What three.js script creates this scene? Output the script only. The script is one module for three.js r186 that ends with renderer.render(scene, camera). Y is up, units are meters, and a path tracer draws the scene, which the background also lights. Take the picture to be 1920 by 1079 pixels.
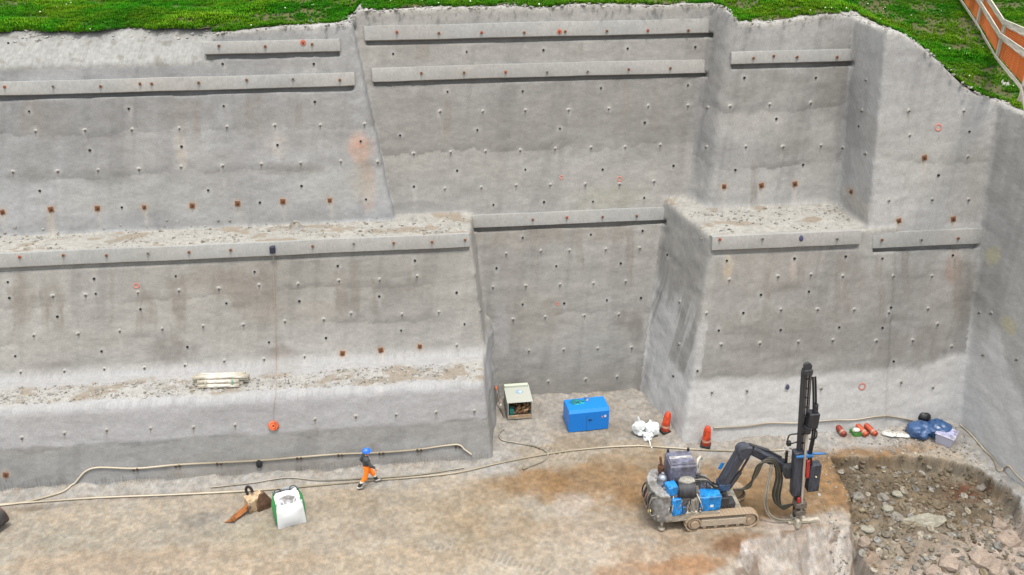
import * as THREE from 'three';
import { mergeGeometries } from 'three/addons/utils/BufferGeometryUtils.js';
import { RoundedBoxGeometry } from 'three/addons/geometries/RoundedBoxGeometry.js';

// ------------------------------------------------------------------ camera, sky, sun, exposure
const scene = new THREE.Scene();
const PITCH = 28 * Math.PI / 180, YAW = 6 * Math.PI / 180, FPX = 1700, EYE = 22.3;
const camera = new THREE.PerspectiveCamera(2 * Math.atan(539.5 / FPX) * 180 / Math.PI, 1920 / 1079, 0.1, 2000);
const FW = new THREE.Vector3(Math.sin(YAW) * Math.cos(PITCH), -Math.sin(PITCH), -Math.cos(YAW) * Math.cos(PITCH));
const RT = new THREE.Vector3(Math.cos(YAW), 0, Math.sin(YAW));
const UP = new THREE.Vector3().crossVectors(RT, FW);
camera.position.set(0, EYE, 0);
camera.lookAt(FW.clone().add(camera.position));
scene.add(camera);

const skyTex = (() => {                       // an overcast sky: brightest overhead, dimmer to the horizon
  const w = 64, h = 32, d = new Float32Array(w * h * 4);
  for (let j = 0; j < h; j++) for (let i = 0; i < w; i++) {
    const el = ((j + .5) / h - .5) * Math.PI, s = Math.sin(el);
    const L = s > 0 ? (1 + 2 * s) / 3 * 1.1 : .2;
    const k = (j * w + i) * 4;
    d[k] = L * .97; d[k + 1] = L; d[k + 2] = L * 1.01; d[k + 3] = 1;
  }
  const t = new THREE.DataTexture(d, w, h, THREE.RGBAFormat, THREE.FloatType);
  t.mapping = THREE.EquirectangularReflectionMapping; t.magFilter = THREE.LinearFilter; t.minFilter = THREE.LinearFilter;
  t.needsUpdate = true; return t;
})();
scene.background = skyTex; scene.environment = skyTex;

const sun = new THREE.DirectionalLight(0xfff4e6, 1.5);
sun.position.set(7, 65, -15); sun.target.position.set(2, 5, -28);
sun.castShadow = true; sun.shadow.radius = 22; sun.shadow.mapSize.set(4096, 4096);
Object.assign(sun.shadow.camera, { left: -40, right: 40, top: 40, bottom: -40, near: 1, far: 140 });
scene.add(sun, sun.target);

const renderer = new THREE.WebGLRenderer({ antialias: true });
renderer.toneMapping = THREE.LinearToneMapping;
renderer.toneMappingExposure = 2.4;
renderer.shadowMap.enabled = true;

// ------------------------------------------------------------------ helpers
let seed = 12345;
const rnd = () => { seed = (seed * 1664525 + 1013904223) >>> 0; return seed / 4294967296; };
const rr = (a, b) => a + (b - a) * rnd();
const clamp = (x, a = 0, b = 1) => x < a ? a : x > b ? b : x;
const ss = (a, b, x) => { const t = clamp((x - a) / (b - a)); return t * t * (3 - 2 * t); };
const mix = (a, b, t) => a + (b - a) * t;
const PERM = (() => { const p = new Float32Array(4096); let s = 777; for (let i = 0; i < 4096; i++) { s = (s * 1664525 + 1013904223) >>> 0; p[i] = s / 2147483648 - 1; } return p; })();
const HX = (i, j, k) => PERM[((i * 73856093) ^ (j * 19349663) ^ (k * 83492791)) & 4095];
function n3(x, y, z) {                        // value noise, -1..1
  const i = Math.floor(x), j = Math.floor(y), k = Math.floor(z);
  let u = x - i, v = y - j, w = z - k; u = u * u * (3 - 2 * u); v = v * v * (3 - 2 * v); w = w * w * (3 - 2 * w);
  const a = HX(i, j, k), b = HX(i + 1, j, k), c = HX(i, j + 1, k), d = HX(i + 1, j + 1, k);
  const e = HX(i, j, k + 1), f = HX(i + 1, j, k + 1), g = HX(i, j + 1, k + 1), h = HX(i + 1, j + 1, k + 1);
  const p = a + (b - a) * u, q = c + (d - c) * u, r = e + (f - e) * u, s = g + (h - g) * u;
  const m = p + (q - p) * v, n = r + (s - r) * v; return m + (n - m) * w;
}
const fbm = (x, y, z, o = 3) => { let a = 0, m = .5, f = 1; for (let i = 0; i < o; i++) { a += m * n3(x * f + i * 17.3, y * f - i * 9.1, z * f + i * 5.7); m *= .5; f *= 2.03; } return a; };
const lin = c => { const k = new THREE.Color(c); return [k.r, k.g, k.b]; };
const V = (x, y, z) => new THREE.Vector3(x, y, z);

// pixel of the photograph -> direction; the distance always comes from a surface
const dirOf = (px, py) => FW.clone().addScaledVector(RT, (px - 960) / FPX).addScaledVector(UP, -(py - 539.5) / FPX);
function onY(px, py, y = 0) { const d = dirOf(px, py), t = (y - EYE) / d.y; return V(d.x * t, y, d.z * t); }
function onZ(px, py, z) { const d = dirOf(px, py), t = z / d.z; return V(d.x * t, EYE + d.y * t, z); }

const names = new Map();
function numbered(n) { const k = names.get(n) || 0; names.set(n, k + 1); return k ? `${n}_${String(k).padStart(3, '0')}` : n; }
function mesh(name, geo, mat, parent) {
  const m = new THREE.Mesh(geo, mat); m.name = parent ? name : numbered(name);
  m.castShadow = m.receiveShadow = true; (parent || scene).add(m); return m;
}
function tag(o, label, category, group, kind) {
  if (label) o.userData.label = label; if (category) o.userData.category = category;
  if (group) o.userData.group = group; if (kind) o.userData.kind = kind; return o;
}
function thing(name, label, category, p = V(0, 0, 0), turn = 0, group) {
  const o = new THREE.Group(); o.name = numbered(name); scene.add(o); o.position.copy(p); o.rotation.y = turn;
  return tag(o, label, category, group);
}
const place = (g, p, r) => { if (r) { g.rotateX(r[0] || 0); g.rotateY(r[1] || 0); g.rotateZ(r[2] || 0); } return g.translate(p.x, p.y, p.z); };
const rbox = (w, h, d, r = .03, p = V(0, 0, 0), rot) => place(new RoundedBoxGeometry(w, h, d, 2, Math.min(r, w / 2.1, h / 2.1, d / 2.1)), p, rot);
function cyl(a, b, r0, r1 = r0, seg = 12) {
  const d = b.clone().sub(a), l = d.length(), g = new THREE.CylinderGeometry(r1, r0, l, seg);
  g.applyQuaternion(new THREE.Quaternion().setFromUnitVectors(V(0, 1, 0), d.divideScalar(l)));
  return g.translate((a.x + b.x) / 2, (a.y + b.y) / 2, (a.z + b.z) / 2);
}
const railBar = (a, b, t, h, rad = .01) => { const d = b.clone().sub(a), l = d.length(); d.divideScalar(l); const sd = V(d.z, 0, -d.x).normalize(), u = new THREE.Vector3().crossVectors(d, sd).multiplyScalar(-1); return new RoundedBoxGeometry(t, h, l, 2, rad).applyMatrix4(new THREE.Matrix4().makeBasis(sd, u.y < 0 ? u.negate() : u, d.clone()).setPosition(a.clone().lerp(b, .5))); };
const tube = (pts, r, n = 40, seg = 7) => new THREE.TubeGeometry(new THREE.CatmullRomCurve3(pts, false, 'centripetal'), n, r, seg);
const beamBar = (a, b, w, h, rad = .02) => { // square bar from a to b
  const d = b.clone().sub(a), l = d.length(), g = new RoundedBoxGeometry(w, l, h, 2, rad);
  g.applyQuaternion(new THREE.Quaternion().setFromUnitVectors(V(0, 1, 0), d.divideScalar(l)));
  return g.translate((a.x + b.x) / 2, (a.y + b.y) / 2, (a.z + b.z) / 2);
};
function strip(g) { const o = g.index ? g.toNonIndexed() : g; for (const k of Object.keys(o.attributes)) if (!['position', 'normal', 'uv', 'color'].includes(k)) o.deleteAttribute(k); return o; }
const merge = a => mergeGeometries(a.map(strip));
function tint(g, c) { const k = Array.isArray(c) ? c : lin(c), n = g.attributes.position.count, a = new Float32Array(n * 3); for (let i = 0; i < n; i++) a.set(k, i * 3); g.setAttribute('color', new THREE.BufferAttribute(a, 3)); return g; }
function jitter(g, a, f, s = 0) { const p = g.attributes.position; for (let i = 0; i < p.count; i++) { const x = p.getX(i), y = p.getY(i), z = p.getZ(i), k = 1 + a * n3(x * f + s, y * f + s * 1.7, z * f - s); p.setXYZ(i, x * k, y * k, z * k); } g.computeVertexNormals(); return g; }

// tiling grain textures (matter only: speckle, sand, trowel ripples)
function tileNoise(x, y, p, s) { // periodic value noise
  const i = Math.floor(x), j = Math.floor(y); let u = x - i, v = y - j; u = u * u * (3 - 2 * u); v = v * v * (3 - 2 * v);
  const q = (a, b) => HX(((a % p) + p) % p, ((b % p) + p) % p, s);
  const a = q(i, j), b = q(i + 1, j), c = q(i, j + 1), d = q(i + 1, j + 1); return mix(mix(a, b, u), mix(c, d, u), v);
}
function grainTex(N, fn, srgb) {
  const d = new Uint8Array(N * N * 4);
  for (let j = 0; j < N; j++) for (let i = 0; i < N; i++) { const c = fn(i / N, j / N), k = (j * N + i) * 4; for (let q = 0; q < 3; q++) d[k + q] = clamp(c[q] ?? c, 0, 1) * 255; d[k + 3] = 255; }
  const t = new THREE.DataTexture(d, N, N); t.wrapS = t.wrapT = THREE.RepeatWrapping; t.magFilter = THREE.LinearFilter; t.minFilter = THREE.LinearMipmapLinearFilter; t.generateMipmaps = true;
  if (srgb) t.colorSpace = THREE.SRGBColorSpace; t.needsUpdate = true; return t;
}
const oct = (u, v, f, s, n = 4) => { let a = 0, m = .5; for (let i = 0; i < n; i++) { a += m * tileNoise(u * f, v * f, f, s + i); m *= .6; f *= 2; } return a; };
const concreteMap = grainTex(512, (u, v) => { const g = .87 + .05 * oct(u, v, 40, 3, 4) + .05 * tileNoise(u * 256, v * 256, 256, 9); return g; }, true);
const concreteBump = grainTex(512, (u, v) => 0.5 + .35 * oct(u, v, 40, 21, 4) + .12 * tileNoise(u * 200, v * 200, 200, 31));
const soilMap = grainTex(512, (u, v) => { const g = .82 + .13 * oct(u, v, 20, 41, 5) + .1 * tileNoise(u * 256, v * 256, 256, 44); const w = .02 * tileNoise(u * 40, v * 40, 40, 47); return [g + w, g, g - w]; }, true);
const soilBump = grainTex(512, (u, v) => .5 + .4 * oct(u, v, 16, 51, 5) + .15 * tileNoise(u * 180, v * 180, 180, 55));
const dustMap = grainTex(256, (u, v) => { const a = clamp(.5 + 1.1 * oct(u, v, 6, 61, 5)); return [mix(.66, 1, a), mix(.64, 1, a), mix(.6, 1, a)]; }, true);
const mat = (c, rough = .7, metal = 0, extra = {}) => new THREE.MeshStandardMaterial({ color: c, roughness: rough, metalness: metal, map: dustMap, ...extra });
const vmat = (rough = .9, extra = {}) => new THREE.MeshStandardMaterial({ vertexColors: true, roughness: rough, ...extra });

// surface nets: turns a distance field into one smooth mesh
function surfaceNets(sdf, mn, mx, h, slack) {
  const B = 8, nx = Math.ceil((mx[0] - mn[0]) / h / B), ny = Math.ceil((mx[1] - mn[1]) / h / B), nz = Math.ceil((mx[2] - mn[2]) / h / B);
  const rad = h * B * .87 + slack, blocks = [], S = B + 1, verts = [], index = new Map();
  const key = (i, j, k) => (i * 4096 + j) * 4096 + k;
  for (let a = 0; a < nx; a++) for (let b = 0; b < ny; b++) for (let c = 0; c < nz; c++) {
    const x0 = mn[0] + a * B * h, y0 = mn[1] + b * B * h, z0 = mn[2] + c * B * h;
    if (Math.abs(sdf(x0 + B * h / 2, y0 + B * h / 2, z0 + B * h / 2, true)) > rad) continue;
    const f = new Float32Array(S * S * S); let pos = 0;
    for (let i = 0; i < S; i++) for (let j = 0; j < S; j++) for (let k = 0; k < S; k++) { const d = sdf(x0 + i * h, y0 + j * h, z0 + k * h); f[(i * S + j) * S + k] = d; if (d > 0) pos++; }
    if (pos === 0 || pos === S * S * S) continue;
    blocks.push([a * B, b * B, c * B, f]);
    for (let i = 0; i < B; i++) for (let j = 0; j < B; j++) for (let k = 0; k < B; k++) {
      let m = 0, sx = 0, sy = 0, sz = 0, n = 0; const v = [];
      for (let q = 0; q < 8; q++) { const d = f[((i + (q & 1)) * S + j + ((q >> 1) & 1)) * S + k + (q >> 2)]; v.push(d); if (d > 0) m |= 1 << q; }
      if (m === 0 || m === 255) continue;
      for (let q = 0; q < 8; q++) for (const ax of [1, 2, 4]) if (!(q & ax)) {
        const r = q | ax; if (((m >> q) & 1) === ((m >> r) & 1)) continue;
        const t = v[q] / (v[q] - v[r]);
        sx += (q & 1) + (ax === 1 ? t : 0); sy += ((q >> 1) & 1) + (ax === 2 ? t : 0); sz += (q >> 2) + (ax === 4 ? t : 0); n++;
      }
      index.set(key(a * B + i, b * B + j, c * B + k), verts.length / 3);
      verts.push(x0 + (i + sx / n) * h, y0 + (j + sy / n) * h, z0 + (k + sz / n) * h);
    }
  }
  const idx = [];
  for (const [I, J, K, f] of blocks) for (let i = 0; i < B; i++) for (let j = 0; j < B; j++) for (let k = 0; k < B; k++) {
    const d = f[(i * S + j) * S + k] > 0;
    for (let ax = 0; ax < 3; ax++) {
      const e = f[((i + (ax === 0)) * S + j + (ax === 1)) * S + k + (ax === 2)] > 0; if (d === e) continue;
      const x = I + i, y = J + j, z = K + k;
      const o = ax === 0 ? [[x, y, z], [x, y - 1, z], [x, y - 1, z - 1], [x, y, z - 1]] : ax === 1 ? [[x, y, z], [x, y, z - 1], [x - 1, y, z - 1], [x - 1, y, z]] : [[x, y, z], [x - 1, y, z], [x - 1, y - 1, z], [x, y - 1, z]];
      const q = o.map(c => index.get(key(...c))); if (q.some(c => c === undefined)) continue;
      if (d) idx.push(q[0], q[2], q[1], q[0], q[3], q[2]); else idx.push(q[0], q[1], q[2], q[0], q[2], q[3]);
    }
  }
  return { verts: new Float32Array(verts), idx };
}
function netGeometry(n) { const g = new THREE.BufferGeometry(); g.setAttribute('position', new THREE.BufferAttribute(n.verts, 3)); g.setIndex(n.idx); g.computeVertexNormals(); g.setAttribute('uv', new THREE.BufferAttribute(new Float32Array(n.verts.length / 3 * 2), 2)); return g; }

// ------------------------------------------------------------------ the retaining wall as a distance field
const TB = .28, CB = 1.0385;                       // set-back per metre of height
const smin = (a, b, k) => { const h = Math.max(k - Math.abs(a - b), 0) / k; return Math.min(a, b) - h * h * k * .25; };
const smax = (a, b, k) => -smin(-a, -b, k);
function crest(x, z) {                              // height of the ground above the wall
  let t = mix(14.75, 15.0, ss(-9, -3, x));
  t = mix(t, 15.38, ss(-2.45, -2.1, x)); t = mix(t, 14.85, ss(12.0, 12.5, x));
  t += .25 * ss(13, 16.5, x);
  const right = 12.35 + .09 * Math.max(0, -z - 32);
  t = mix(t, right, ss(16.2, 22.8, x) * .55 + .45 * ss(17.6, 21.5, x));
  return t + .05 * n3(x * .8, 3, z * .8);
}
const OWN = ['L1', 'L2', 'L3', 'C', 'R1', 'R2', 'FR', 'RS'];
const bl = new Float64Array(8); let topY = 0;
function blocksAt(x, y, z, open) {              // open: ignore the top of the ground, keep only the faces
  const T = open ? 99 : crest(x, z), k = .1; topY = T;
  const ls = (x - (2.18 + .1 * (-27.7 - z) - .11 * y)) / 1.01;
  bl[0] = smax(smax((z + 27.7 + TB * y) / CB, y - 3.05 - .03 * (-29.5 - z), .32), ls, .18);
  bl[1] = smax(smax((z + 30.6 + TB * (y - 3.05)) / CB, y - 7.72, k), ls, .18);
  const lay = x < -7.6 && !open ? (y - (13.78 + .62 * (-35.05 - z))) / 1.17 : -9;
  bl[2] = smax(smax(smax((z + 33.4 + TB * (y - 7.75)) / CB, y - T, .12), lay, .1), (x + 1.2 + .165 * (y - 7.75)) / 1.01, .25);
  bl[3] = smax(smax((z + 31.7 + TB * y) / CB, y - T, .12), Math.max(-2.25 - x, x - 12.6), .1);
  bl[4] = Math.max(smax(smax((z + 27.85 + TB * y) / CB, y - 7.95, k), (9.73 - .21 * (-27.85 - z) + .187 * y - x) / 1.03, .25), x - 18);
  bl[5] = Math.max(smax(smax((z + 32.65 + TB * (y - 7.95)) / CB, y - T, .12), (11.4 - .4 * (-32.65 - TB * (y - 7.95) - z) + .11 * (y - 7.95) - x) / 1.1, .3), x - 18);
  bl[6] = smax(smax((z + 27.95 + TB * y + .015 * (x - 19)) / CB, (y - T) * .9, .15), 16.93 - .05 * (-30.03 - z) + .05 * (y - 7.9) - x, .16);
  bl[7] = smax((21.2 + .065 * (z + 28.4) + .06 * y - x), (y - T) * .9, .2);
}
const BEAM = [[-20.8, -2.4, 12.8, 13.3, -33.4, 7.75], [-7.9, -2.87, 14.04, 14.5, -33.4, 7.75], [-1.95, 12.0, 14.28, 14.83, -31.7, 0], [-1.75, 11.65, 12.8, 13.33, -31.7, 0], [1.85, 10.05, 7.12, 7.65, -31.7, 0], [-20.8, 1.69, 7.2, 7.74, -30.6, 3.05], [10.72, 16.56, 7.45, 7.99, -27.85, 0], [12.15, 17.2, 13.38, 13.85, -32.65, 7.95], [17.08, 21.5, 7.22, 7.82, -27.93, 0]];
function shadeSlots(x, y, z, d) {                        // slot added under every beam so that a dark line of shade shows there
  for (let i = 0; i < 9; i++) {
    const b = BEAM[i], q = y - b[2]; if (q > .25 || q < -.45 || x < b[0] - .3 || x > b[1] + .3) continue;
    const deep = i === 5 || i === 6 ? .12 : .26, n = (z - b[4] + TB * (y - b[5])) / CB, v = q * CB + .05;
    if (n > .6 || n < -.8) continue;
    d = Math.max(d, -Math.max(Math.abs(x - (b[0] + b[1]) / 2) - (b[1] - b[0]) / 2 + .06, v - .11, -.085 - (v - .7 * Math.min(n, 0)), -n - deep, n - .3));
  }
  return d;
}
const bumps = [];                                   // local lumps of sprayed concrete: [x,y,z,r]
function wallSDF(x, y, z, coarse) {
  blocksAt(x, y, z);
  let d = smin(bl[0], bl[1], .38); d = smin(d, bl[2], .12); d = smin(d, bl[3], .16); d = smin(d, bl[4], .25); d = smin(d, bl[5], .3); d = smin(d, bl[6], .2); d = smin(d, bl[7], .3);
  d = Math.max(d, (y - topY) * .9);
  if (coarse) return d;
  for (const b of bumps) { const r = Math.hypot(x - b[0], (y - b[1]) * b[4], z - b[2]) - b[3]; if (r < .6) d = smin(d, r, .35); }
  const s = x + z * .6;
  return shadeSlots(x, y, z, d - .045 * fbm(s * .55, y * 1.1, z * .5, 2) - .014 * n3(s * 1.6, y * 3.4, z * 1.5) - .009 * n3(s * 4.5, y * 7, z * 4.5));
}
function hitWall(px, py) {
  const d = dirOf(px, py).normalize(); let t = 20;
  for (let i = 0; i < 200; i++) { const s = wallSDF(d.x * t, EYE + d.y * t, d.z * t); if (s < .004) break; t += s * .8; if (t > 90) return null; }
  return V(d.x * t, EYE + d.y * t, d.z * t);
}
function normalAt(p, e = .12) {
  const f = (x, y, z) => wallSDF(x, y, z, true);
  return V(f(p.x + e, p.y, p.z) - f(p.x - e, p.y, p.z), f(p.x, p.y + e, p.z) - f(p.x, p.y - e, p.z), f(p.x, p.y, p.z + e) - f(p.x, p.y, p.z - e)).normalize();
}
bumps.push([2.62, .6, -31.55, .12, .18], [2.45, 3.0, -32.3, .1, .2], [-.25, 7.85, -33.2, .22, 1.2], [-5.0, 7.9, -33.0, .18, 1.3]);

// ---- fixings on the wall, listed by where they show in the photograph
const DRAIN = [[54,209],[241,204],[419,199],[417,120],[588,120],[590,191],[15,81],[676,265],[168,282],[340,275],[74,358],[390,357],[228,389],[14,529],[176,523],[329,518],[477,510],[565,349],[487,380],[686,374],[776,350],[857,320],[925,384],[520,272],[633,499],[778,489],[931,503],[985,318],[1130,318],[1263,311],[1020,379],[1112,378],[1208,371],[1379,319],[980,446],[1108,440],[1205,433],[1043,499],[1164,494],[1363,489],[1506,309],[1760,329],[1490,485],[1586,481],[1655,485],[1787,479],[17,559],[179,551],[107,594],[263,580],[424,569],[190,659],[351,651],[561,565],[711,556],[856,549],[504,642],[611,634],[752,620],[871,608],[980,571],[1058,569],[1138,563],[1202,559],[1308,696],[1394,587],[1348,620],[1427,553],[1517,547],[1464,619],[1574,614],[1655,615],[1671,577],[1676,678],[1015,45],[1019,94],[1177,91],[1304,88],[980,171],[1127,165],[1290,160],[1050,241],[1209,230],[1396,146],[737,101],[875,97],[839,172],[750,254],[895,244],[1530,146],[1456,223],[1611,237],[1818,247],[28,668],[1252,478],[1263,706]];
const HEAD = [[66,245],[158,243],[247,242],[335,240],[425,237],[514,234],[600,234],[683,232],[24,321],[107,320],[183,318],[260,316],[339,312],[416,310],[490,307],[563,305],[638,302],[707,303],[775,287],[844,285],[910,283],[834,353],[902,351],[485,534],[558,532],[635,525],[711,524],[782,517],[949,475],[924,538],[975,281],[1041,278],[1108,276],[1172,275],[1238,271],[968,347],[1032,346],[1097,345],[1162,344],[1226,339],[1325,275],[1398,274],[1014,470],[1068,469],[1136,467],[1200,464],[986,535],[1050,533],[1113,531],[1173,527],[1368,524],[1468,274],[1540,272],[1582,276],[1625,287],[1815,293],[1667,375],[1748,373],[1817,373],[1459,517],[1521,514],[1580,517],[1675,517],[1748,517],[98,554],[160,552],[258,548],[335,544],[410,540],[63,628],[145,625],[223,620],[303,616],[380,611],[455,608],[120,695],[195,691],[270,689],[347,684],[420,676],[38,697],[199,806],[282,803],[362,801],[40,820],[120,812],[440,797],[590,786],[533,602],[607,598],[658,587],[753,589],[823,585],[900,582],[494,673],[570,668],[856,647],[667,780],[743,777],[817,773],[889,770],[962,598],[1022,594],[1095,591],[1160,589],[992,657],[1057,655],[1121,653],[1184,651],[1028,715],[1098,711],[1157,706],[1275,566],[1274,645],[1325,587],[1353,645],[1425,643],[1464,580],[1533,579],[1602,580],[1667,585],[1741,578],[1497,640],[1562,637],[1643,638],[1712,637],[1758,607],[1785,649],[1838,585],[1860,586],[1845,665],[1908,673],[985,206],[1066,205],[1142,203],[1215,198],[1290,197],[1328,201],[1369,198],[824,208],[905,208],[1444,195],[1520,192],[1625,149],[1617,207],[1704,207],[1807,207],[1706,253],[1335,735],[1400,732],[1540,728],[1690,716],[1750,726]];
const RUST = [[4,398],[95,393],[182,391],[270,389],[360,386],[445,382],[530,378],[618,376],[642,663],[714,657],[787,650],[1358,350],[1428,348],[1491,345],[1734,296],[1597,360],[10,891],[1686,414],[1788,411]];
const resolve = (l, kind) => l.map(([x, y]) => { const p = hitWall(x, y); return p && { p, kind, n: normalAt(p), s: [x, y] }; }).filter(Boolean);
const fixings = [...resolve(DRAIN, 'drain'), ...resolve(HEAD, 'head'), ...resolve(RUST, 'rust')];
const cellOf = new Map();
for (const f of fixings) { const i = Math.floor(f.p.x / 2); for (const d of [-1, 0, 1]) { const k = i + d; if (!cellOf.has(k)) cellOf.set(k, []); cellOf.get(k).push(f); } f.r = rnd(); f.q = rnd(); }

// stains, damp patches, sprays and darker areas below the beams: [px, py, half width m, half height m, colour (sRGB), strength, wobble]
const STAIN = [
  [676,275,.6,.65,'#d8ab92',.42],[676,268,.2,.22,'#e39a76',.5],[690,350,.3,1.2,'#c9ab96',.3],[680,330,.5,1.4,'#b3a08c',.3],
  [90,225,1.1,.9,'#8d8b88',.5],[350,215,1.2,.8,'#8b8986',.5],[60,300,.8,.8,'#8a8a88',.35],[600,240,1.8,1.1,'#979592',.35],[480,215,1.0,1.0,'#908d89',.4],
  [120,420,2.0,.3,'#8e8e8c',.35],[560,408,3.0,.35,'#8f8f8d',.35],
  [450,545,.45,.9,'#8c857e',.6],[490,555,.55,1.3,'#8d867f',.6],[335,560,.35,1.1,'#8b847e',.6],[275,580,.3,.9,'#8f8982',.5],[100,570,.5,1.2,'#8f8a82',.5],[40,560,.5,1.3,'#938c82',.5],
  [640,545,.3,1.1,'#8e867e',.5],[665,530,.25,1.2,'#8e867e',.45],[320,660,1.0,.7,'#8b8681',.6],[530,670,.9,.5,'#8b837d',.55],[100,690,1.0,.3,'#8c8782',.5],[415,525,1.6,.6,'#9a918a',.4],
  [980,440,2.0,.7,'#a2988c',.4],[1120,430,2.2,.7,'#9a938a',.4],[960,520,.8,1.6,'#97948f',.3],[1010,600,1.5,1.2,'#a0998e',.35],[1180,600,.7,.6,'#837d77',.55],[1140,640,1.2,.7,'#a8a8a4',.45],[1195,625,.35,.7,'#7f7c77',.5],
  [1075,720,3.0,.7,'#96928d',.45],[1205,710,.4,.8,'#88847f',.4],
  [780,220,2.0,1.5,'#8d8b87',.4],[1000,240,3.4,1.2,'#8f8d89',.42],[1220,250,2.0,1.2,'#8b8985',.45],[1270,350,.7,1.1,'#8c8a86',.4],[1320,210,.6,1.6,'#87868a',.35],
  [760,100,1.6,.6,'#94928e',.4],[1320,95,.6,.6,'#8a8885',.35],[1080,340,3.6,.9,'#b3b2ad',.3],[920,330,1.4,1.1,'#b0b0ab',.3],
  [1560,150,.7,1.7,'#807e7a',.5],[1590,240,.5,2.2,'#88878a',.35],[1420,160,2.2,.6,'#8e8c88',.45],[1480,260,1.4,.6,'#8f8d89',.4],[1600,400,.6,1.2,'#8a8683',.4],
  [1440,500,2.2,1.2,'#989088',.35],[1590,530,.7,1.6,'#8e8883',.45],[1460,600,2.6,.7,'#918d86',.45],[1480,650,2.4,.5,'#8e8b86',.45],[1740,560,2.0,1.6,'#918d87',.4],[1720,650,2.0,.9,'#8c8780',.55],[1810,540,.4,2.0,'#827e79',.45],[1640,580,.4,1.6,'#a3a19b',.4],
  [1840,560,1.0,2.0,'#8d8b85',.35],[1830,340,.8,2.2,'#8e8e8a',.3],
  [1420,775,.7,.35,'#d3d2d4',.6],[1500,778,.6,.3,'#d2d1d2',.5],[1652,770,.7,.35,'#d3d2d4',.6],[1740,775,.6,.4,'#d0cfd1',.5],[340,285,.25,.9,'#cdc2b4',.35],[520,272,.5,.5,'#c4bbb0',.3],[96,430,.2,.8,'#c9bba8',.35],[560,590,2.0,.5,'#b6b0a8',.35],[200,330,1.6,.35,'#83837f',.5],[60,330,1.0,.3,'#868683',.45],[540,318,1.6,.25,'#8a8783',.5],[250,370,3.2,.7,'#b6b8b4',.35],[620,350,2.0,.8,'#b8b9b4',.35],[130,640,2.2,.5,'#b0afa9',.35],[440,640,1.6,.6,'#b3b0a9',.35],[1410,230,1.6,.6,'#bab9b5',.5],[1540,290,.8,1.2,'#b3b3b0',.45],[1720,260,2.2,1.8,'#b2b2ae',.35],[940,620,.35,1.2,'#b4b4b8',.5],
  [1300,490,.5,2.0,'#8f8e8c',.35],[1325,560,.35,2.0,'#b0afab',.4],
  [1890,610,.25,.35,'#c9c39a',.6],[1862,480,.2,.45,'#cac6a4',.6],[1365,500,.2,.5,'#cfc0a4',.55],[1487,500,.16,.5,'#c8b8ab',.5],[1790,500,.35,.7,'#a58e80',.5],
  [1145,370,1.6,.5,'#a9aa90',.25],[470,880,5,.4,'#a39a90',.3],[780,870,3,.4,'#a39a92',.3],
];
// drip marks with a crisp outline: [px, py top, py bottom, half width m]
const DRIP = [[335,512,622,.2],[262,560,622,.14],[288,565,620,.12],[463,522,606,.16],[516,470,680,.03],[640,512,592,.17],[665,505,590,.14],[700,520,588,.08],[85,540,622,.12],[112,545,620,.14],[30,540,620,.16],[205,505,600,.05],[415,505,545,.3],[480,505,560,.1],[770,500,560,.05],[60,185,250,.3],[350,190,270,.35],[478,180,250,.2],[560,178,240,.12],[840,160,250,.12],[790,80,115,.25],[1170,150,240,.1],[1230,160,260,.12],[1085,80,120,.15],[1440,470,560,.14],[1580,470,600,.2],[1500,480,540,.1],[1650,480,640,.1],[1800,480,600,.16],[1000,430,520,.2],[1090,430,500,.15],[1180,430,540,.12],[700,830,880,.06],[785,845,880,.05],[330,875,905,.06],[560,862,895,.06],[1415,300,385,.12],[1700,470,560,.12]].map(([x, y0, y1, w]) => { const a = hitWall(x, y0), b = hitWall(x, y1); return a && b && [a.x, a.y, b.x, b.y, w, (a.z + b.z) / 2]; }).filter(Boolean);
const stains = STAIN.map(([x, y, w, h, c, a]) => { const p = hitWall(x, y); return p && [p.x, p.y, p.z, w, h, lin(c), a]; }).filter(Boolean);
const LIFT = [[1.55, 3.05], [4.45, 5.8], [9.75, 11.3], [1.7, 3.4, 5.2, 7.3, 10.1, 12.8], [2.6, 4.3, 5.9], [9.6, 10.3, 11.7], [2.5, 4.4, 6.0, 7.4, 10.4], [3, 5.5, 8, 10]];
const LTONE = [[1, 1, 1], [1.05, 1.0, .97], [1.09, 1.0, .9], [.93, 1.02, .98, 1.04, 1.12, .9, 1.02], [1, .93, .99, 1.04], [1.1, .93, 1.08, .93], [1, .9, .95, 1, 1.05, 1.0], [1, .95, 1.02, 1, .96]];
const TONE = [.25, .32, .31, .295, .30, .30, .36, .40];
const WARM = [.0, .03, -.012, .02, .02, .005, .005, .0];
const PALE = lin('#c6c6cc'), DUSTY = lin('#a3a19b'), SOILB = lin('#8f7a62');
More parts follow.
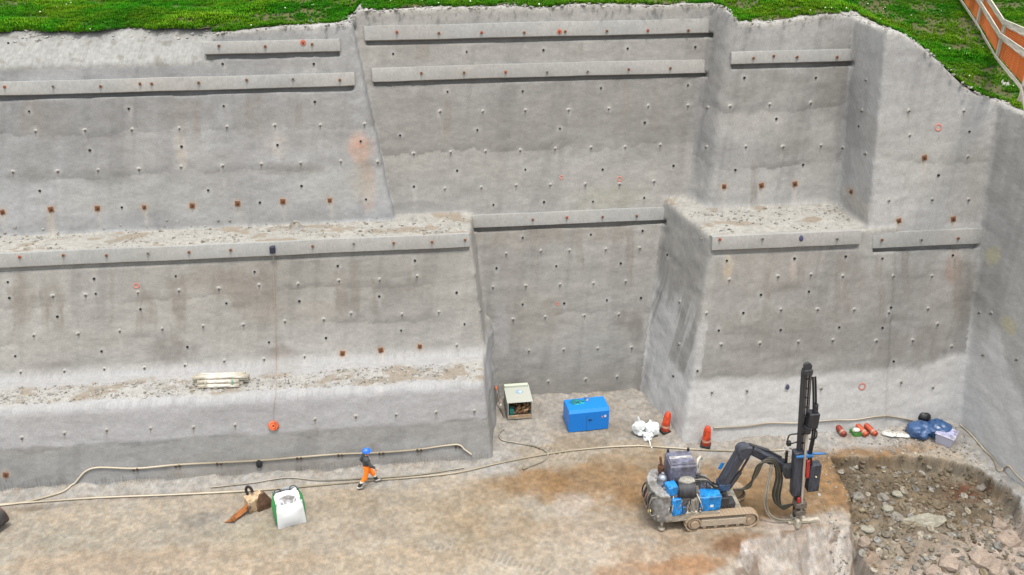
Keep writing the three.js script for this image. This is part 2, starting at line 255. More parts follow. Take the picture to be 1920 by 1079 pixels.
function wallColour(x, y, z, o, out) {
  const s = x + z * .55;
  const wob = .3 * fbm(s * .5, y * .2, o * 7, 2) + .08 * n3(s * 2.6, y * 1.5, o) + .03 * n3(s * 7, y * 4, o);
  let g = TONE[o], li = 0, near = 9;
  for (const h of LIFT[o]) { if (y + wob > h) li++; const d = y + wob - h; if (d > -.03 && d < near) near = d; }
  g *= LTONE[o][li];
  if (near < 1.2 && near > 0) g *= 1 - .2 * (1 - ss(0, .4, near)) * ss(-.5, .3, n3(s * .5, li * 3, o + 2));
  g *= 1 + .30 * fbm(s * .22, y * .35, o * 3.1, 3) + .10 * fbm(s * .8, y * 1.1, z * .8 + o, 3) + .05 * fbm(s * .9, y * 3.2, z * 1.5, 3) + .03 * n3(s * 4, y * 13, z * 6);
  const st = n3(s * 2.1, y * .16, 40 + o) + .5 * n3(s * 6.3, y * .3, 50 + o); g *= 1 - .11 * ss(.35, .8, st) + .06 * ss(.4, .9, -st);
  const wm = WARM[o] + .012 * n3(s * .3, y * .5, 9 + o);
  let r = g * (1 + wm), gg = g * (1 + wm * .15), b = g * (1 - wm * 1.5);
  const lay = (c, a) => { r = mix(r, c[0], a); gg = mix(gg, c[1], a); b = mix(b, c[2], a); };
  // newest, still pale spray: foot of the lower faces
  if (o === 0) lay([.365, .365, .382], .85 * ss(-.06, .06, y - (1.62 - .2 * ss(-14, 2, x) * 0) + .13 * fbm(s * .9, 2, 5, 3)) * (1 + .2 * n3(s * .5, y * 2, 2)));
  if (o === 4 || o === 6) { const e = 2.55 + .25 * fbm(s * .6, 1, 8, 3) + .35 * ss(19.5, 21, x) - y; lay([.53, .53, .535], clamp(1.05 * ss(-.1, .25, e) * (1 - .35 * ss(.2, .9, fbm(s * .8, y, 3, 3) + .3)))); }
  if (o === 7) { const e = 3.6 - .55 * Math.abs(z + 28.4) + .6 * fbm(z * .8, y, 8, 3) - Math.abs(y - 1.0) * .9; lay([.58, .58, .585], .9 * ss(-.3, .4, e)); }
  if (o === 4 && x < 9.73 - .21 * (-27.85 - z) + .187 * y + .3) { const q = n3(z * 3.1, y * .35, 71) + .6 * n3(z * 8, y * .6, 72) + .3 * n3(z * 16, y * 1.2, 73); lay([.46, .46, .465], .8 * ss(-.35, .45, q) * ss(5.6, 4.6, y + .9 * n3(z * 1.3, y * .4, 74))); }   // runs of newer spray down the side
  for (const t of stains) {
    const dx = x - t[0], dy = y - t[1], dz = z - t[2]; if (Math.abs(dy) > t[4] * 1.7 || Math.abs(dx) > t[3] * 1.9 + .3) continue;
    const q = Math.hypot(dx / t[3], dy / t[4], dz / (t[3] + .3 * t[4] + .15)) + .55 * fbm(s * 2.2, y * 1.3, t[1] * 9, 3);
    if (q < 1.15) { const a = 1.3 * t[6] * ss(1.15, .55, q) * (.72 + .5 * fbm(s * 5, y * 2, 3, 2)); lay([t[5][0] * .8, t[5][1] * .8, t[5][2] * .8], clamp(a)); }
  }
  for (const t of DRIP) {
    if (y > t[1] + .05 || y < t[3] - .4 || Math.abs(x - t[0]) > t[4] + 1 || Math.abs(z - t[5]) > 2.2) continue;
    const v = (t[1] - y) / (t[1] - t[3]), dx = Math.abs(x - mix(t[0], t[2], v) + .1 * n3(y * 1.1, t[0] * 5, 2) + .03 * n3(y * 5, t[0] * 3, 7)), w = t[4] * (.75 + .5 * n3(y * .8, t[0], 9) + .25 * v), en = ss(1.3, .75, v + .25 * n3(x * 5, y, 3)) * ss(-.02, .06, v);
    lay([.235, .215, .195], en * (.55 * ss(w + .05, w - .02, dx) + .4 * ss(.07, .01, Math.abs(dx - w))) * (.6 + .5 * n3(x * 4, y * 2, 8)));
  }
  if (o === 1 && y < 3.6) lay([.35, .35, .355], .6 * ss(3.55, 3.15, y + .08 * n3(x * 2, y * 2, 4)));
  const fx = cellOf.get(Math.floor(x / 2));
  if (fx) for (const f of fx) {
    const dy = y - f.p.y; if (dy > .3 || dy < -1.3) continue; const dx = x - f.p.x; if (Math.abs(dx) > .35) continue;
    const rad = Math.hypot(dx, dy, (z - f.p.z) * .5);
    if (f.kind === 'rust') { if (rad < .26) lay([.40, .30, .22], .5 * ss(.26, .1, rad)); if (dy < 0) lay([.47, .43, .38], .45 * ss(.14, .03, Math.abs(dx + .03 * n3(y * 3, f.r * 9, 1))) * ss(-1.2, -.1, dy) * ss(.2, .7, f.r + .2)); }
    else { if (rad < .22) lay([.44, .44, .43], (f.kind === 'drain' ? .35 : .25) * ss(.22, .08, rad + .05 * n3(x * 9, y * 9, 3))); if (dy < 0 && f.r > .45) lay(f.q > .5 ? [.46, .45, .44] : [.24, .23, .22], .32 * ss(.1, .02, Math.abs(dx + .04 * n3(y * 2, f.r * 9, 1))) * ss(-1.1 * f.r, -.05, dy)); }
  }
  // rubble, dust and soil lying on the ledges (its own grain and outline)
  const led = o <= 1 ? (o === 0 ? 3.05 : 7.72) : o === 4 ? 7.95 : -9;
  const top = led > 0 && y > led - .1, cz = crest(x, z), lap = (o === 2 || o === 3 || o >= 5) && y > cz - .16;
  const slopeL = o === 2 && x < -7.6 && y > 13.7;
  const strew = o === 0 ? ss(-30.1, -29.75, z + .25 * n3(x * .9, 3, 3)) * ss(-28.75, -29.0, z + .2 * n3(x * 1.2, 5, 5)) : 1;
  if (top && o === 0 && y < led + .3) lay([.35, .35, .355], .6 * (1 - strew));
  if ((top && strew > .05) || lap || slopeL) {
    lay(slopeL ? [.28, .28, .27] : DUSTY, (top ? .62 * strew : slopeL ? .8 : .35) + .2 * n3(x * 3, 2, z * 3)); const gr = n3(x * 9, y * 9, z * 9) + .6 * n3(x * 15, y * 15, z * 15);
    r *= 1 + .14 * gr; gg *= 1 + .14 * gr; b *= 1 + .14 * gr;
    if (top) { const so = fbm(x * .8, o * 9, z * 1.6, 4) + .12 * n3(x * 6, 1, z * 6); lay([.25, .205, .155], strew * .8 * ss(.14, .24, so - (o === 0 ? 0 : .06))); lay([.24, .23, .215], strew * .45 * ss(.2, .36, fbm(x * 1.7, 22, z * 3.5, 3))); }
    if (lap || slopeL) lay([.16, .15, .13], .6 * ss(.25, .45, fbm(x * 3, 7, z * 3, 3)));
  }
  out[0] = r; out[1] = gg; out[2] = b;
}
const shotcrete = vmat(.93, { map: concreteMap, bumpMap: concreteBump, bumpScale: .005 });
const wall = thing('retaining_wall', 'stepped grey sprayed concrete retaining wall with beams and anchors round the pit', 'wall'); wall.userData.kind = 'thing';
const faces = [];
{
  const net = surfaceNets(wallSDF, [-21, -1.3, -38.4], [25.5, 15.9, -17.5], .07, .42);
  const nv = net.verts.length / 3, own = new Uint8Array(nv), col = new Float32Array(nv * 3), out = [0, 0, 0];
  for (let i = 0; i < nv; i++) {
    const x = net.verts[i * 3], y = net.verts[i * 3 + 1], z = net.verts[i * 3 + 2]; blocksAt(x, y, z);
    let o = 0; for (let q = 1; q < 8; q++) if (bl[q] < bl[o]) o = q; own[i] = o;
    wallColour(x, y, z, o, out); col.set(out, i * 3);
  }
  const all = netGeometry(net), nor = all.attributes.normal.array;
  const tri = OWN.map(() => []);
  for (let i = 0; i < net.idx.length; i += 3) tri[own[net.idx[i]]].push(net.idx[i], net.idx[i + 1], net.idx[i + 2]);
  OWN.forEach((n, o) => {
    const map = new Map(), P = [], N = [], Cc = [], U = [], I = [];
    for (const v of tri[o]) {
      let k = map.get(v);
      if (k === undefined) { k = map.size; map.set(v, k); const x = net.verts[v * 3], y = net.verts[v * 3 + 1], z = net.verts[v * 3 + 2]; P.push(x, y, z); for (let q = 0; q < 3; q++) { N.push(nor[v * 3 + q]); Cc.push(col[v * 3 + q]); } if (o === 7) U.push(z / 6.5, y / 3.1); else if (o < 4) U.push((x + z * .12) / 6.5, (y + z * .75) / 3.1); else U.push((x * .92 + z * .55) / 5, (y + z * .75) / 4); }
      I.push(k);
    }
    const g = new THREE.BufferGeometry(); const A = (k, a, s) => g.setAttribute(k, new THREE.BufferAttribute(new Float32Array(a), s));
    A('position', P, 3); A('normal', N, 3); A('color', Cc, 3); A('uv', U, 2); g.setIndex(I);
    faces[o] = mesh('wall_face', g, shotcrete, wall);
  });
}
['lowest terrace face, pale above and darker at its foot', 'middle terrace face with a dusty ledge on top', 'upper terrace face below the grass', 'tall recessed face reaching down to the pit floor', 'lower face of the projecting block with a ledge on top', 'upper face above the projecting block', 'face of the corner bay below the sloping grass', 'return wall running along the side of the pit'].forEach((l, i) => { faces[i].userData.label = l; });

// ---- concrete beams
const beamMat = vmat(.9, { map: concreteMap, bumpMap: concreteBump, bumpScale: .004 });
const beams = [];
function makeBeam(x0, x1, yb, yt, z0, h0, dx = 0) {  // lies on the face z = z0 - TB (y - h0)
  const L = x1 - x0, hgt = (yt - yb) * CB, prot = .12, n = Math.max(4, Math.round(L / .35));
  const g = new THREE.BoxGeometry(L, hgt, prot + .25, n, 4, 3), p = g.attributes.position, sd = beams.length * 7.7;
  for (let i = 0; i < p.count; i++) {
    let x = p.getX(i), y = p.getY(i), z = p.getZ(i);
    const r = .025, ey = Math.abs(y) > hgt / 2 - .001, ez = z > (prot + .25) / 2 - .001;
    if (ey && ez) { y -= Math.sign(y) * r; z -= r * .6; }
    y += .018 * n3(x * .5, sd, 1) + .006 * n3(x * 2.5, sd, y * 3); z += .015 * n3(x * .7, sd, 4) + .006 * n3(x * 3, y * 4, sd);
    p.setXYZ(i, x, y, z);
  }
  g.translate(0, 0, (prot - .25) / 2);
  g.rotateX(-Math.atan(TB));
  const yc = (yb + yt) / 2; g.translate((x0 + x1) / 2, yc, z0 - TB * (yc - h0));
  if (dx) g.translate(0, 0, dx);
  g.computeVertexNormals();
  const q = g.attributes.position, c = new Float32Array(q.count * 3), uv = g.attributes.uv;
  for (let i = 0; i < q.count; i++) { const x = q.getX(i), y = q.getY(i), k = .345 * (1 + .16 * fbm(x * .6, y * 2, sd, 3) + .06 * n3(x * 3, y * 5, sd)), w = .02 * n3(x * .5, sd, 6); c.set([k * (1 + w), k, k * (1 - w - .02)], i * 3); uv.setXY(i, x / 3, (y + q.getZ(i)) / 3); }
  g.setAttribute('color', new THREE.BufferAttribute(c, 3));
  const m = mesh('concrete_beam', g, beamMat, wall);

  
  beams.push({ m, x0, x1, yb, yt, z0, h0 }); return m;
}
for (const b of BEAM) makeBeam(...b);
function onBeam(px, py) {
  const d = dirOf(px, py); let best = null;
  for (const b of beams) {
    const zz = b.z0 + .132 * CB;                                         // front plane z = zz - TB (y - h0)
    const t = (zz - TB * (EYE - b.h0)) / (d.z + TB * d.y), p = V(d.x * t, EYE + d.y * t, d.z * t);
    if (p.x > b.x0 - .1 && p.x < b.x1 + .1 && p.y > b.yb - .12 && p.y < b.yt + .12) best = { p, b };
  }
  return best;
}
// ---- fixings: each one a part of the face or beam that holds it
const RUSTC = lin('#6b4428'), RUSTD = lin('#3f2818'), MORTAR = [.30, .295, .28], STEEL = [.08, .072, .065];
const headGeo = [0, 1, 2].map(v => merge([
  tint(jitter(new THREE.SphereGeometry(.09, 10, 7).scale(1.1, 1, .32), .35, 14, v * 5), MORTAR),
  tint(new THREE.CylinderGeometry(.045, .05, .06, 6).rotateX(Math.PI / 2).translate(.005 * v, -.055, .04), STEEL),
  tint(new THREE.CylinderGeometry(.022, .022, .11, 8).rotateX(Math.PI / 2 + .2).translate(.005 * v, -.06, .07), STEEL)]));
const plateGeo = [0, 1].map(v => merge([
  tint(rbox(.185, .185, .02, .006, V(0, 0, .015), [0, 0, v * .1]), RUSTC),
  tint(new THREE.SphereGeometry(.06, 10, 6).scale(1, 1, .5).translate(0, 0, .025), RUSTD),
  tint(new THREE.CylinderGeometry(.038, .038, .05, 6).rotateX(Math.PI / 2).translate(0, 0, .06), RUSTD),
  tint(new THREE.CylinderGeometry(.018, .018, .12, 8).rotateX(Math.PI / 2).translate(0, 0, .08), RUSTC)]));
const drainGeo = (() => {
  const ring = new THREE.LatheGeometry([new THREE.Vector2(.044, .02), new THREE.Vector2(.046, .045), new THREE.Vector2(.054, .048), new THREE.Vector2(.058, -.06)], 14).rotateX(Math.PI / 2);
  const pipeShade = new THREE.CircleGeometry(.046, 14).translate(0, 0, .03);  // black disc stands in for the shade inside the open pipe
  return merge([tint(ring, [.02, .02, .02]), tint(pipeShade, [.004, .004, .004])]);
})();
const boltGeo = (c, c2) => merge([
  tint(rbox(.105, .105, .018, .005, V(0, 0, .008)), c),
  tint(new THREE.CylinderGeometry(.042, .046, .05, 6).rotateX(Math.PI / 2).translate(0, 0, .04), c2),
  tint(new THREE.CylinderGeometry(.018, .018, .09, 8).rotateX(Math.PI / 2).translate(0, 0, .07), c2)]);
const beamBolts = { rust: boltGeo(lin('#947460'), lin('#5b3b2a')), red: boltGeo(lin('#a4644e'), lin('#7a3d2c')), grey: boltGeo([.3, .29, .28], [.09, .085, .08]) };
const fixMat = vmat(.75);
function setFacing(m, p, n) { m.position.copy(p); m.quaternion.setFromUnitVectors(V(0, 0, 1), n); const e = new THREE.Euler().setFromQuaternion(m.quaternion, 'YXZ'); m.rotation.set(e.x, e.y, 0, 'YXZ'); }
for (const f of fixings) {
  blocksAt(f.p.x, f.p.y, f.p.z); let o = 0; for (let q = 1; q < 8; q++) if (bl[q] < bl[o]) o = q;
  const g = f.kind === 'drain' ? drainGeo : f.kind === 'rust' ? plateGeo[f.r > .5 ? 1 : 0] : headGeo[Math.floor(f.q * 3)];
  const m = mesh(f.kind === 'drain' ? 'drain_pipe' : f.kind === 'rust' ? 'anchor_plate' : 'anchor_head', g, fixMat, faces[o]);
  setFacing(m, f.p, f.n); m.rotateZ((f.r - .5) * (f.kind === 'rust' ? .35 : .9)); m.scale.setScalar((f.kind === 'rust' ? .95 : .78) * (.85 + .3 * f.q));
}
const BOLT = [[8,163,'red'],[99,162,'grey'],[188,162,'rust'],[262,157,'rust'],[284,157,'rust'],[372,155,'rust'],[462,150,'rust'],[549,148,'grey'],[637,150,'rust'],[410,86,'rust'],[497,87,'rust'],[568,80,'red'],[585,83,'rust'],[744,60,'red'],[823,62,'rust'],[903,61,'red'],[790,137,'rust'],[870,136,'rust'],[948,135,'red'],[983,61,'rust'],[1049,59,'red'],[1060,59,'rust'],[1138,58,'rust'],[1215,57,'red'],[1291,57,'rust'],[1026,135,'grey'],[1102,134,'grey'],[1179,130,'rust'],[1257,128,'rust'],[1413,109,'rust'],[1451,105,'rust'],[1495,107,'rust'],[1570,107,'rust'],[36,482,'red'],[118,479,'rust'],[199,479,'rust'],[277,475,'grey'],[354,473,'rust'],[432,469,'rust'],[586,462,'rust'],[663,457,'grey'],[738,456,'rust'],[810,454,'rust'],[872,450,'rust'],[999,412,'rust'],[1063,408,'red'],[1130,407,'rust'],[1194,405,'rust'],[1350,449,'red'],[1430,448,'grey'],[1570,448,'grey'],[1654,450,'rust'],[1728,450,'grey'],[1797,447,'rust']];
const beamN = V(0, TB, 1).normalize();
for (const [x, y, k] of BOLT) { const h = onBeam(x, y); if (!h) continue; const m = mesh('anchor_bolt', beamBolts[k], fixMat, h.b.m); setFacing(m, h.p, beamN); m.rotateZ(rr(-.4, .4)); }
// survey rings sprayed in red and orange: a thin ring of paint and its bolt
function paintRing(px, py, r, c, parent, p, n) {
  const g = tint(new THREE.TorusGeometry(r * .9, r * .2, 6, 22).scale(1, 1, .12), c); const m = mesh('paint_ring', g, fixMat, parent); setFacing(m, p.clone().addScaledVector(n, .012), n);
}
for (const [x, y, r] of [[1053,333,.08],[1162,336,.1],[1045,570,.07],[1760,239,.13],[1617,725,.14],[255,536,.1],[568,80,.1],[1049,59,.09]]) {
  const hb = onBeam(x, y); if (hb) { paintRing(x, y, r, lin('#b5644c'), hb.b.m, hb.p, beamN); continue; }
  const p = hitWall(x, y); blocksAt(p.x, p.y, p.z); let o = 0; for (let q = 1; q < 8; q++) if (bl[q] < bl[o]) o = q; paintRing(x, y, r, lin('#bd7466'), faces[o], p, normalAt(p));
}
// cut ends of the steel mesh sticking out along the foot of the lowest face
{
  const gs = []; seed = 51;
  for (let x = -20; x < 2; x += rr(.04, .12)) {
    if (n3(x * .9, 4, 4) < -.35 && x > -13.6) continue; const y0 = rr(.02, .1), h = rr(.08, .36) * (x < -13 ? 1.15 : .75), z = -27.7 - TB * y0 + .05 + rr(0, .05);
    gs.push(strip(new THREE.CylinderGeometry(.006, .006, h, 4, 1, true).rotateX(-.27).translate(x, y0 + h / 2 + .08, z - TB * h / 2)));
  }
  tag(mesh('mesh_ends', mergeGeometries(gs), mat('#6d6862', .8, .2, { map: null }), wall), null, null, null, 'stuff');
}

// ------------------------------------------------------------------ grassy ground above the wall
const inPitX = (x, z) => wallSDF(x, crest(x, z) - .25, z, true);
const turfEdge = (x, z) => {                        // > 0 where turf grows; the spray laps over the rim with a ragged edge
  blocksAt(x, crest(x, z) - .06, z, true); let d = -9; for (let q = 2; q < 8; q++) if (q !== 4) d = Math.max(d, -bl[q]);
  const rag = .22 * fbm(x * 1.6, 2, z * 1.6, 3) + .12 * n3(x * 5, 6, z * 5);
  const lap = x < -7.6 ? .08 : x < -2.3 ? .2 : x < 12.4 ? .16 : x < 16.6 ? .2 : mix(.5, .12, ss(17.4, 19.5, x));
  return d - lap - rag * (x > 16.6 ? 1.3 : 1);
};
function leftRim(x, z) { return x < -7.6 ? (13.78 + .62 * (-35.05 - z)) - (crest(x, z) - .02) : 1; }
const turfHere = (x, z) => turfEdge(x, z) > 0 && leftRim(x, z) > -.12 + .25 * fbm(x * 1.1, 3, z, 3);
const turfY = (x, z) => crest(x, z) + .035 + .05 * fbm(x * .9, 8, z * .9, 3) + (x < -2.6 ? .12 * ss(0, 3, -36.4 - z) + .18 * Math.max(0, n3(x * .35, 1, z * .7)) * ss(.2, 1.2, -36.4 - z) : 0);
{
  const P = [], Cc = [], U = [], I = [], h = .14, x0 = -21, x1 = 44, z0 = -62, z1 = -17, nx = Math.round((x1 - x0) / h), nz = Math.round((z1 - z0) / h), id = new Int32Array((nx + 1) * (nz + 1)).fill(-1);
  for (let i = 0; i <= nx; i++) for (let j = 0; j <= nz; j++) {
    const x = x0 + i * h, z = z0 + j * h; if (z > -37.5 ? !turfHere(x, z) : false) continue; if (x < 20 && z > -31) continue;
    id[i * (nz + 1) + j] = P.length / 3; P.push(x, turfY(x, z), z); U.push(x / 3, z / 3);
    const m = fbm(x * .8, 2, z * .8, 3), k = 1 + .35 * n3(x * 3, 5, z * 3); const br = ss(.02, .25, m);
    Cc.push(mix(.035, .09, br) * k, mix(.085, .085, br) * k, mix(.01, .025, br) * k);
  }
  for (let i = 0; i < nx; i++) for (let j = 0; j < nz; j++) { const a = id[i * (nz + 1) + j], b = id[(i + 1) * (nz + 1) + j], c = id[i * (nz + 1) + j + 1], d = id[(i + 1) * (nz + 1) + j + 1]; if (a >= 0 && b >= 0 && c >= 0) I.push(a, c, b); if (b >= 0 && c >= 0 && d >= 0) I.push(b, c, d); }
  const g = new THREE.BufferGeometry(); const A = (k, a, s) => g.setAttribute(k, new THREE.BufferAttribute(new Float32Array(a), s)); A('position', P, 3); A('color', Cc, 3); A('uv', U, 2); g.setIndex(I); g.computeVertexNormals();
  tag(mesh('turf', g, vmat(1, { map: soilMap, bumpMap: soilBump, bumpScale: .03 })), 'green turf with bare patches above the retaining wall', 'ground', null, 'structure');
  // the land beyond, out to the horizon
  const far = new THREE.RingGeometry(30, 900, 64, 8).rotateX(-Math.PI / 2).translate(5, 12.2, -80);
  const fp = far.attributes.position; for (let i = 0; i < fp.count; i++) { const z = fp.getZ(i); if (z > -60) fp.setZ(i, -60 - (z + 60) * .001); }
  far.computeVertexNormals();
  tag(mesh('meadow', far, mat('#4d6b22', 1)), 'green meadow stretching away behind the turf', 'ground', null, 'structure');
}
{ // grass tufts
  seed = 909;
  const blades = []; for (let b = 0; b < 6; b++) { const a = b * 1.05 + .3, l = .75 + .25 * ((b * 37) % 10) / 10, w = .09, tx = Math.cos(a), tz = Math.sin(a), lean = .35 + .1 * (b % 3); const g = new THREE.BufferGeometry(); const px = -tz * w, pz = tx * w; g.setAttribute('position', new THREE.BufferAttribute(new Float32Array([tx * .1 - px, 0, tz * .1 - pz, tx * .1 + px, 0, tz * .1 + pz, tx * lean * .6 + px * .7, l * .65, tz * lean * .6 + pz * .7, tx * .1 - px, 0, tz * .1 - pz, tx * lean * .6 + px * .7, l * .65, tz * lean * .6 + pz * .7, tx * lean * .6 - px * .7, l * .65, tz * lean * .6 - pz * .7, tx * lean * .6 - px * .7, l * .65, tz * lean * .6 - pz * .7, tx * lean * .6 + px * .7, l * .65, tz * lean * .6 + pz * .7, tx * lean * 1.3, l, tz * lean * 1.3]), 3)); g.computeVertexNormals(); blades.push(g); }
  const tuft = mergeGeometries(blades), N = 80000, M = new THREE.InstancedMesh(tuft, new THREE.MeshPhysicalMaterial({ color: 0xffffff, roughness: 1, specularIntensity: .15, transmission: 0, side: THREE.DoubleSide }), N);
  const fl = new THREE.InstancedMesh(new THREE.IcosahedronGeometry(.03, 0), mat('#d0cebd', .9, 0, { map: null }), 160);
  const o = new THREE.Object3D(), c = new THREE.Color(); let n = 0, nf = 0, tries = 0;
  while (n < N && tries++ < N * 6) {
    const right = rnd() < .42, x = right ? rr(15.5, 32) : rr(-20.5, 17), z = right ? rr(-50, -27.5) : rr(-43, -34.6);
    if (z > -37.5 ? !turfHere(x, z) : false) continue; if (x < 20 && z > -31) continue;
    const m = fbm(x * .8, 2, z * .8, 3), t = n3(x * .45, 11, z * .9); if (rnd() < ss(.06, .3, m) * .8) continue;
    const s = (.07 + .09 * rnd()) * (1 + .5 * ss(0, .8, t)); o.position.set(x, turfY(x, z) - .012, z); o.rotation.set(rr(-.2, .2), rr(0, 6.3), rr(-.2, .2)); o.scale.set(s * 1.25, s, s * 1.25); o.updateMatrix(); M.setMatrixAt(n, o.matrix);
    const k = rr(.65, 1.3) * (1 + .2 * t), y = clamp(.4 + .5 * n3(x * 1.3, 4, z * 1.3) + .5 * n3(x * .35, 14, z * .5) + rr(-.2, .3)); c.setRGB(mix(.022, .085, y) * k, mix(.14, .17, y) * k, mix(.003, .006, y) * k); M.setColorAt(n, c); n++;
    if (nf < 160 && rnd() < .004 && n3(x * .4, 7, z * .4) > -.1) { o.position.y += s * .9; o.scale.setScalar(rr(.6, 1.3)); o.updateMatrix(); fl.setMatrixAt(nf++, o.matrix); }
  }
  M.count = n; fl.count = nf; M.name = 'grass'; fl.name = 'meadow_flowers'; for (const m of [M, fl]) { m.castShadow = m.receiveShadow = true; scene.add(m); }
  tag(M, 'short bright green grass growing along the top of the wall', 'grass', null, 'stuff'); tag(fl, 'tiny white meadow flowers scattered in the grass', 'flowers', null, 'stuff');
}

// ------------------------------------------------------------------ pit floor
const poly = [[1560, 858], [1640, 856], [1760, 858], [1850, 882], [1905, 930], [1935, 990], [1990, 1110], [1900, 1250], [1640, 1250], [1607, 1080], [1600, 1000], [1590, 930], [1570, 890]].map(([x, y]) => { const p = onY(x, y); return [p.x, p.z]; });
function polyDist(x, z, P) { let d = 1e9, inside = false; for (let i = 0, j = P.length - 1; i < P.length; j = i++) { const [ax, az] = P[i], [bx, bz] = P[j], ex = bx - ax, ez = bz - az, wx = x - ax, wz = z - az, t = clamp((wx * ex + wz * ez) / (ex * ex + ez * ez)); d = Math.min(d, Math.hypot(wx - ex * t, wz - ez * t)); if ((az > z) !== (bz > z) && x < (bx - ax) * (z - az) / (bz - az) + ax) inside = !inside; } return inside ? d : -d; }
const slabEdge = x => -22.95 + .18 * n3(x * 1.1, 3, 3) + .1 * n3(x * 4, 3, 3) + .35 * ss(13.2, 10.6, x) + 1.4 * ss(10.6, 9.4, x);
const slabAmt = (x, z) => ss(8.6, 11.2, x) * (1 - ss(14.35, 14.5, x + .06 * n3(z * 4, 2, 2))) * Math.max(0, z - slabEdge(x));
function trench(x, z) { if (x < 13.5 || z < -28) return 0; const d = polyDist(x, z, poly) + .13 * fbm(x * 1.5, 5, z * 1.5, 2) + .09 * n3(x * 4, 5, z * 4) + .06 * n3(x * 9, 5, z * 9); return d; }
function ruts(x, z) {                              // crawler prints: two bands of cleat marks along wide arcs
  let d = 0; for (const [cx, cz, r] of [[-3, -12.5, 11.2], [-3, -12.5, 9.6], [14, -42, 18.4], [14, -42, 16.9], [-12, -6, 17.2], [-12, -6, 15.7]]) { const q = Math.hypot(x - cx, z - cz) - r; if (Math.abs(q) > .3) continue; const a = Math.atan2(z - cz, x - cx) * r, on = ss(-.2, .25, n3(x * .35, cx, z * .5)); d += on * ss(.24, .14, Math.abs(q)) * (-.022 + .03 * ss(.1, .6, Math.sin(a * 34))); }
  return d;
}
function floorH(x, z, td = trench(x, z)) {
  let h = .05 * fbm(x * .5, 1, z * .5, 2) + .018 * n3(x * 2.2, 4, z * 2.2) + .012 * n3(x * 6, 4, z * 6) + .008 * n3(x * 13, 4, z * 13) + ruts(x, z);
  const w = Math.min(wallSDF(x, .15, z, true), 3);
  h += .16 * ss(.75, .0, w) * (.6 + .5 * n3(x * 1.3, 9, z * 1.3)) + .045 * ss(1.6, .2, w) * n3(x * 3.5, 9, z * 3.5);
  const sl = slabAmt(x, z); if (sl > 0) h += -.95 * sl + .12 * n3(x * 2.1, 7, z * 2.4) * ss(0, .5, sl) + .09 * Math.abs(n3(x * 4.3 + z, 7, z * 3)) * ss(0, .3, sl) + .05 * n3(x * 9, 7, z * 9) * ss(0, .3, sl);
  if (td > -.1) { const k = ss(-.02, .22, td); h -= k * (.55 + .3 * fbm(x * .7, 6, z * .7, 3) - .4 * ss(.8, 3.2, td) * ss(-23, -21, z)); h += k * (.14 * n3(x * 1.9, 8, z * 1.9) + .09 * Math.abs(n3(x * 4.6, 8, z * 4.6))); }
  return h;
}
const PATCH = [ // [px, py, half width px, half height px, colour, strength]
  [1400,900,190,60,'#b78f60',.75],[1240,985,110,30,'#b6915f',.6],[1480,960,90,30,'#b58a58',.75],[1400,1015,70,16,'#93602f',.7],[1640,842,150,20,'#b78e60',.9],[1545,890,50,60,'#bb9263',.8],[1170,1010,120,40,'#d9c9b8',.6],[1060,985,80,30,'#d6c6b4',.55],[1300,1060,90,16,'#bf8a56',.6],[880,985,70,30,'#c4a882',.4],
  [1120,905,140,45,'#b58a58',.8],[1010,900,90,26,'#b0844f',.75],[1190,935,60,30,'#b08654',.6],[930,925,60,25,'#b5946a',.45],[1180,870,150,30,'#b3936c',.55],[960,1000,90,40,'#b0916a',.35],[1560,900,60,80,'#b58d60',.75],[1660,835,140,28,'#b38f66',.75],[1560,850,60,30,'#b8946a',.6],[1430,930,120,40,'#a98457',.7],[1290,1030,160,25,'#b89470',.45],[1470,985,40,20,'#a86a3c',.5],[1380,1030,50,18,'#8d5f3a',.55],
  [1170,805,60,25,'#9d8768',.6],[1040,780,60,40,'#9a8a78',.45],[1250,860,60,18,'#a78c68',.5],[1100,830,80,18,'#a18a6a',.45],
  [340,1000,90,22,'#9c9c98',.35],[160,1010,120,22,'#a9a89c',.35],[380,970,40,14,'#8f8f90',.5],[250,930,160,8,'#7d4f34',.6],[90,950,80,6,'#5f4a3e',.6],[700,945,140,25,'#ad9c84',.3],[480,1000,80,25,'#a7a692',.35],[870,1010,40,20,'#a8a390',.3],[700,1000,90,16,'#958a80',.3],
  [1075,945,40,22,'#d8cdc4',.6],[1110,995,80,28,'#cdbcaa',.5],[1390,860,170,20,'#b7b2ad',.35],[660,1060,300,30,'#cdb392',.4],[200,1060,260,24,'#cbb096',.4],[880,950,60,40,'#c3ad90',.3],[1250,1065,120,18,'#c18f66',.5],
  [1700,905,130,35,'#6f5a3d',.8],[1770,895,60,25,'#776a55',.6],[1840,905,50,20,'#6d3d26',.85],[1740,960,140,30,'#85735a',.5],[1850,950,50,20,'#7a5a3a',.6],[1870,970,50,16,'#97713f',.5],[1630,1020,40,30,'#86583a',.6],[1800,1040,120,40,'#b39a88',.6],[1880,1030,60,60,'#bba08e',.6],[1660,1060,60,20,'#8d7b60',.5],[1720,1010,80,25,'#94836a',.5],
].map(([x, y, w, h, c, a]) => { const p = onY(x, y); return [p.x, p.z, w / 52, h / 32, lin(c), a]; });
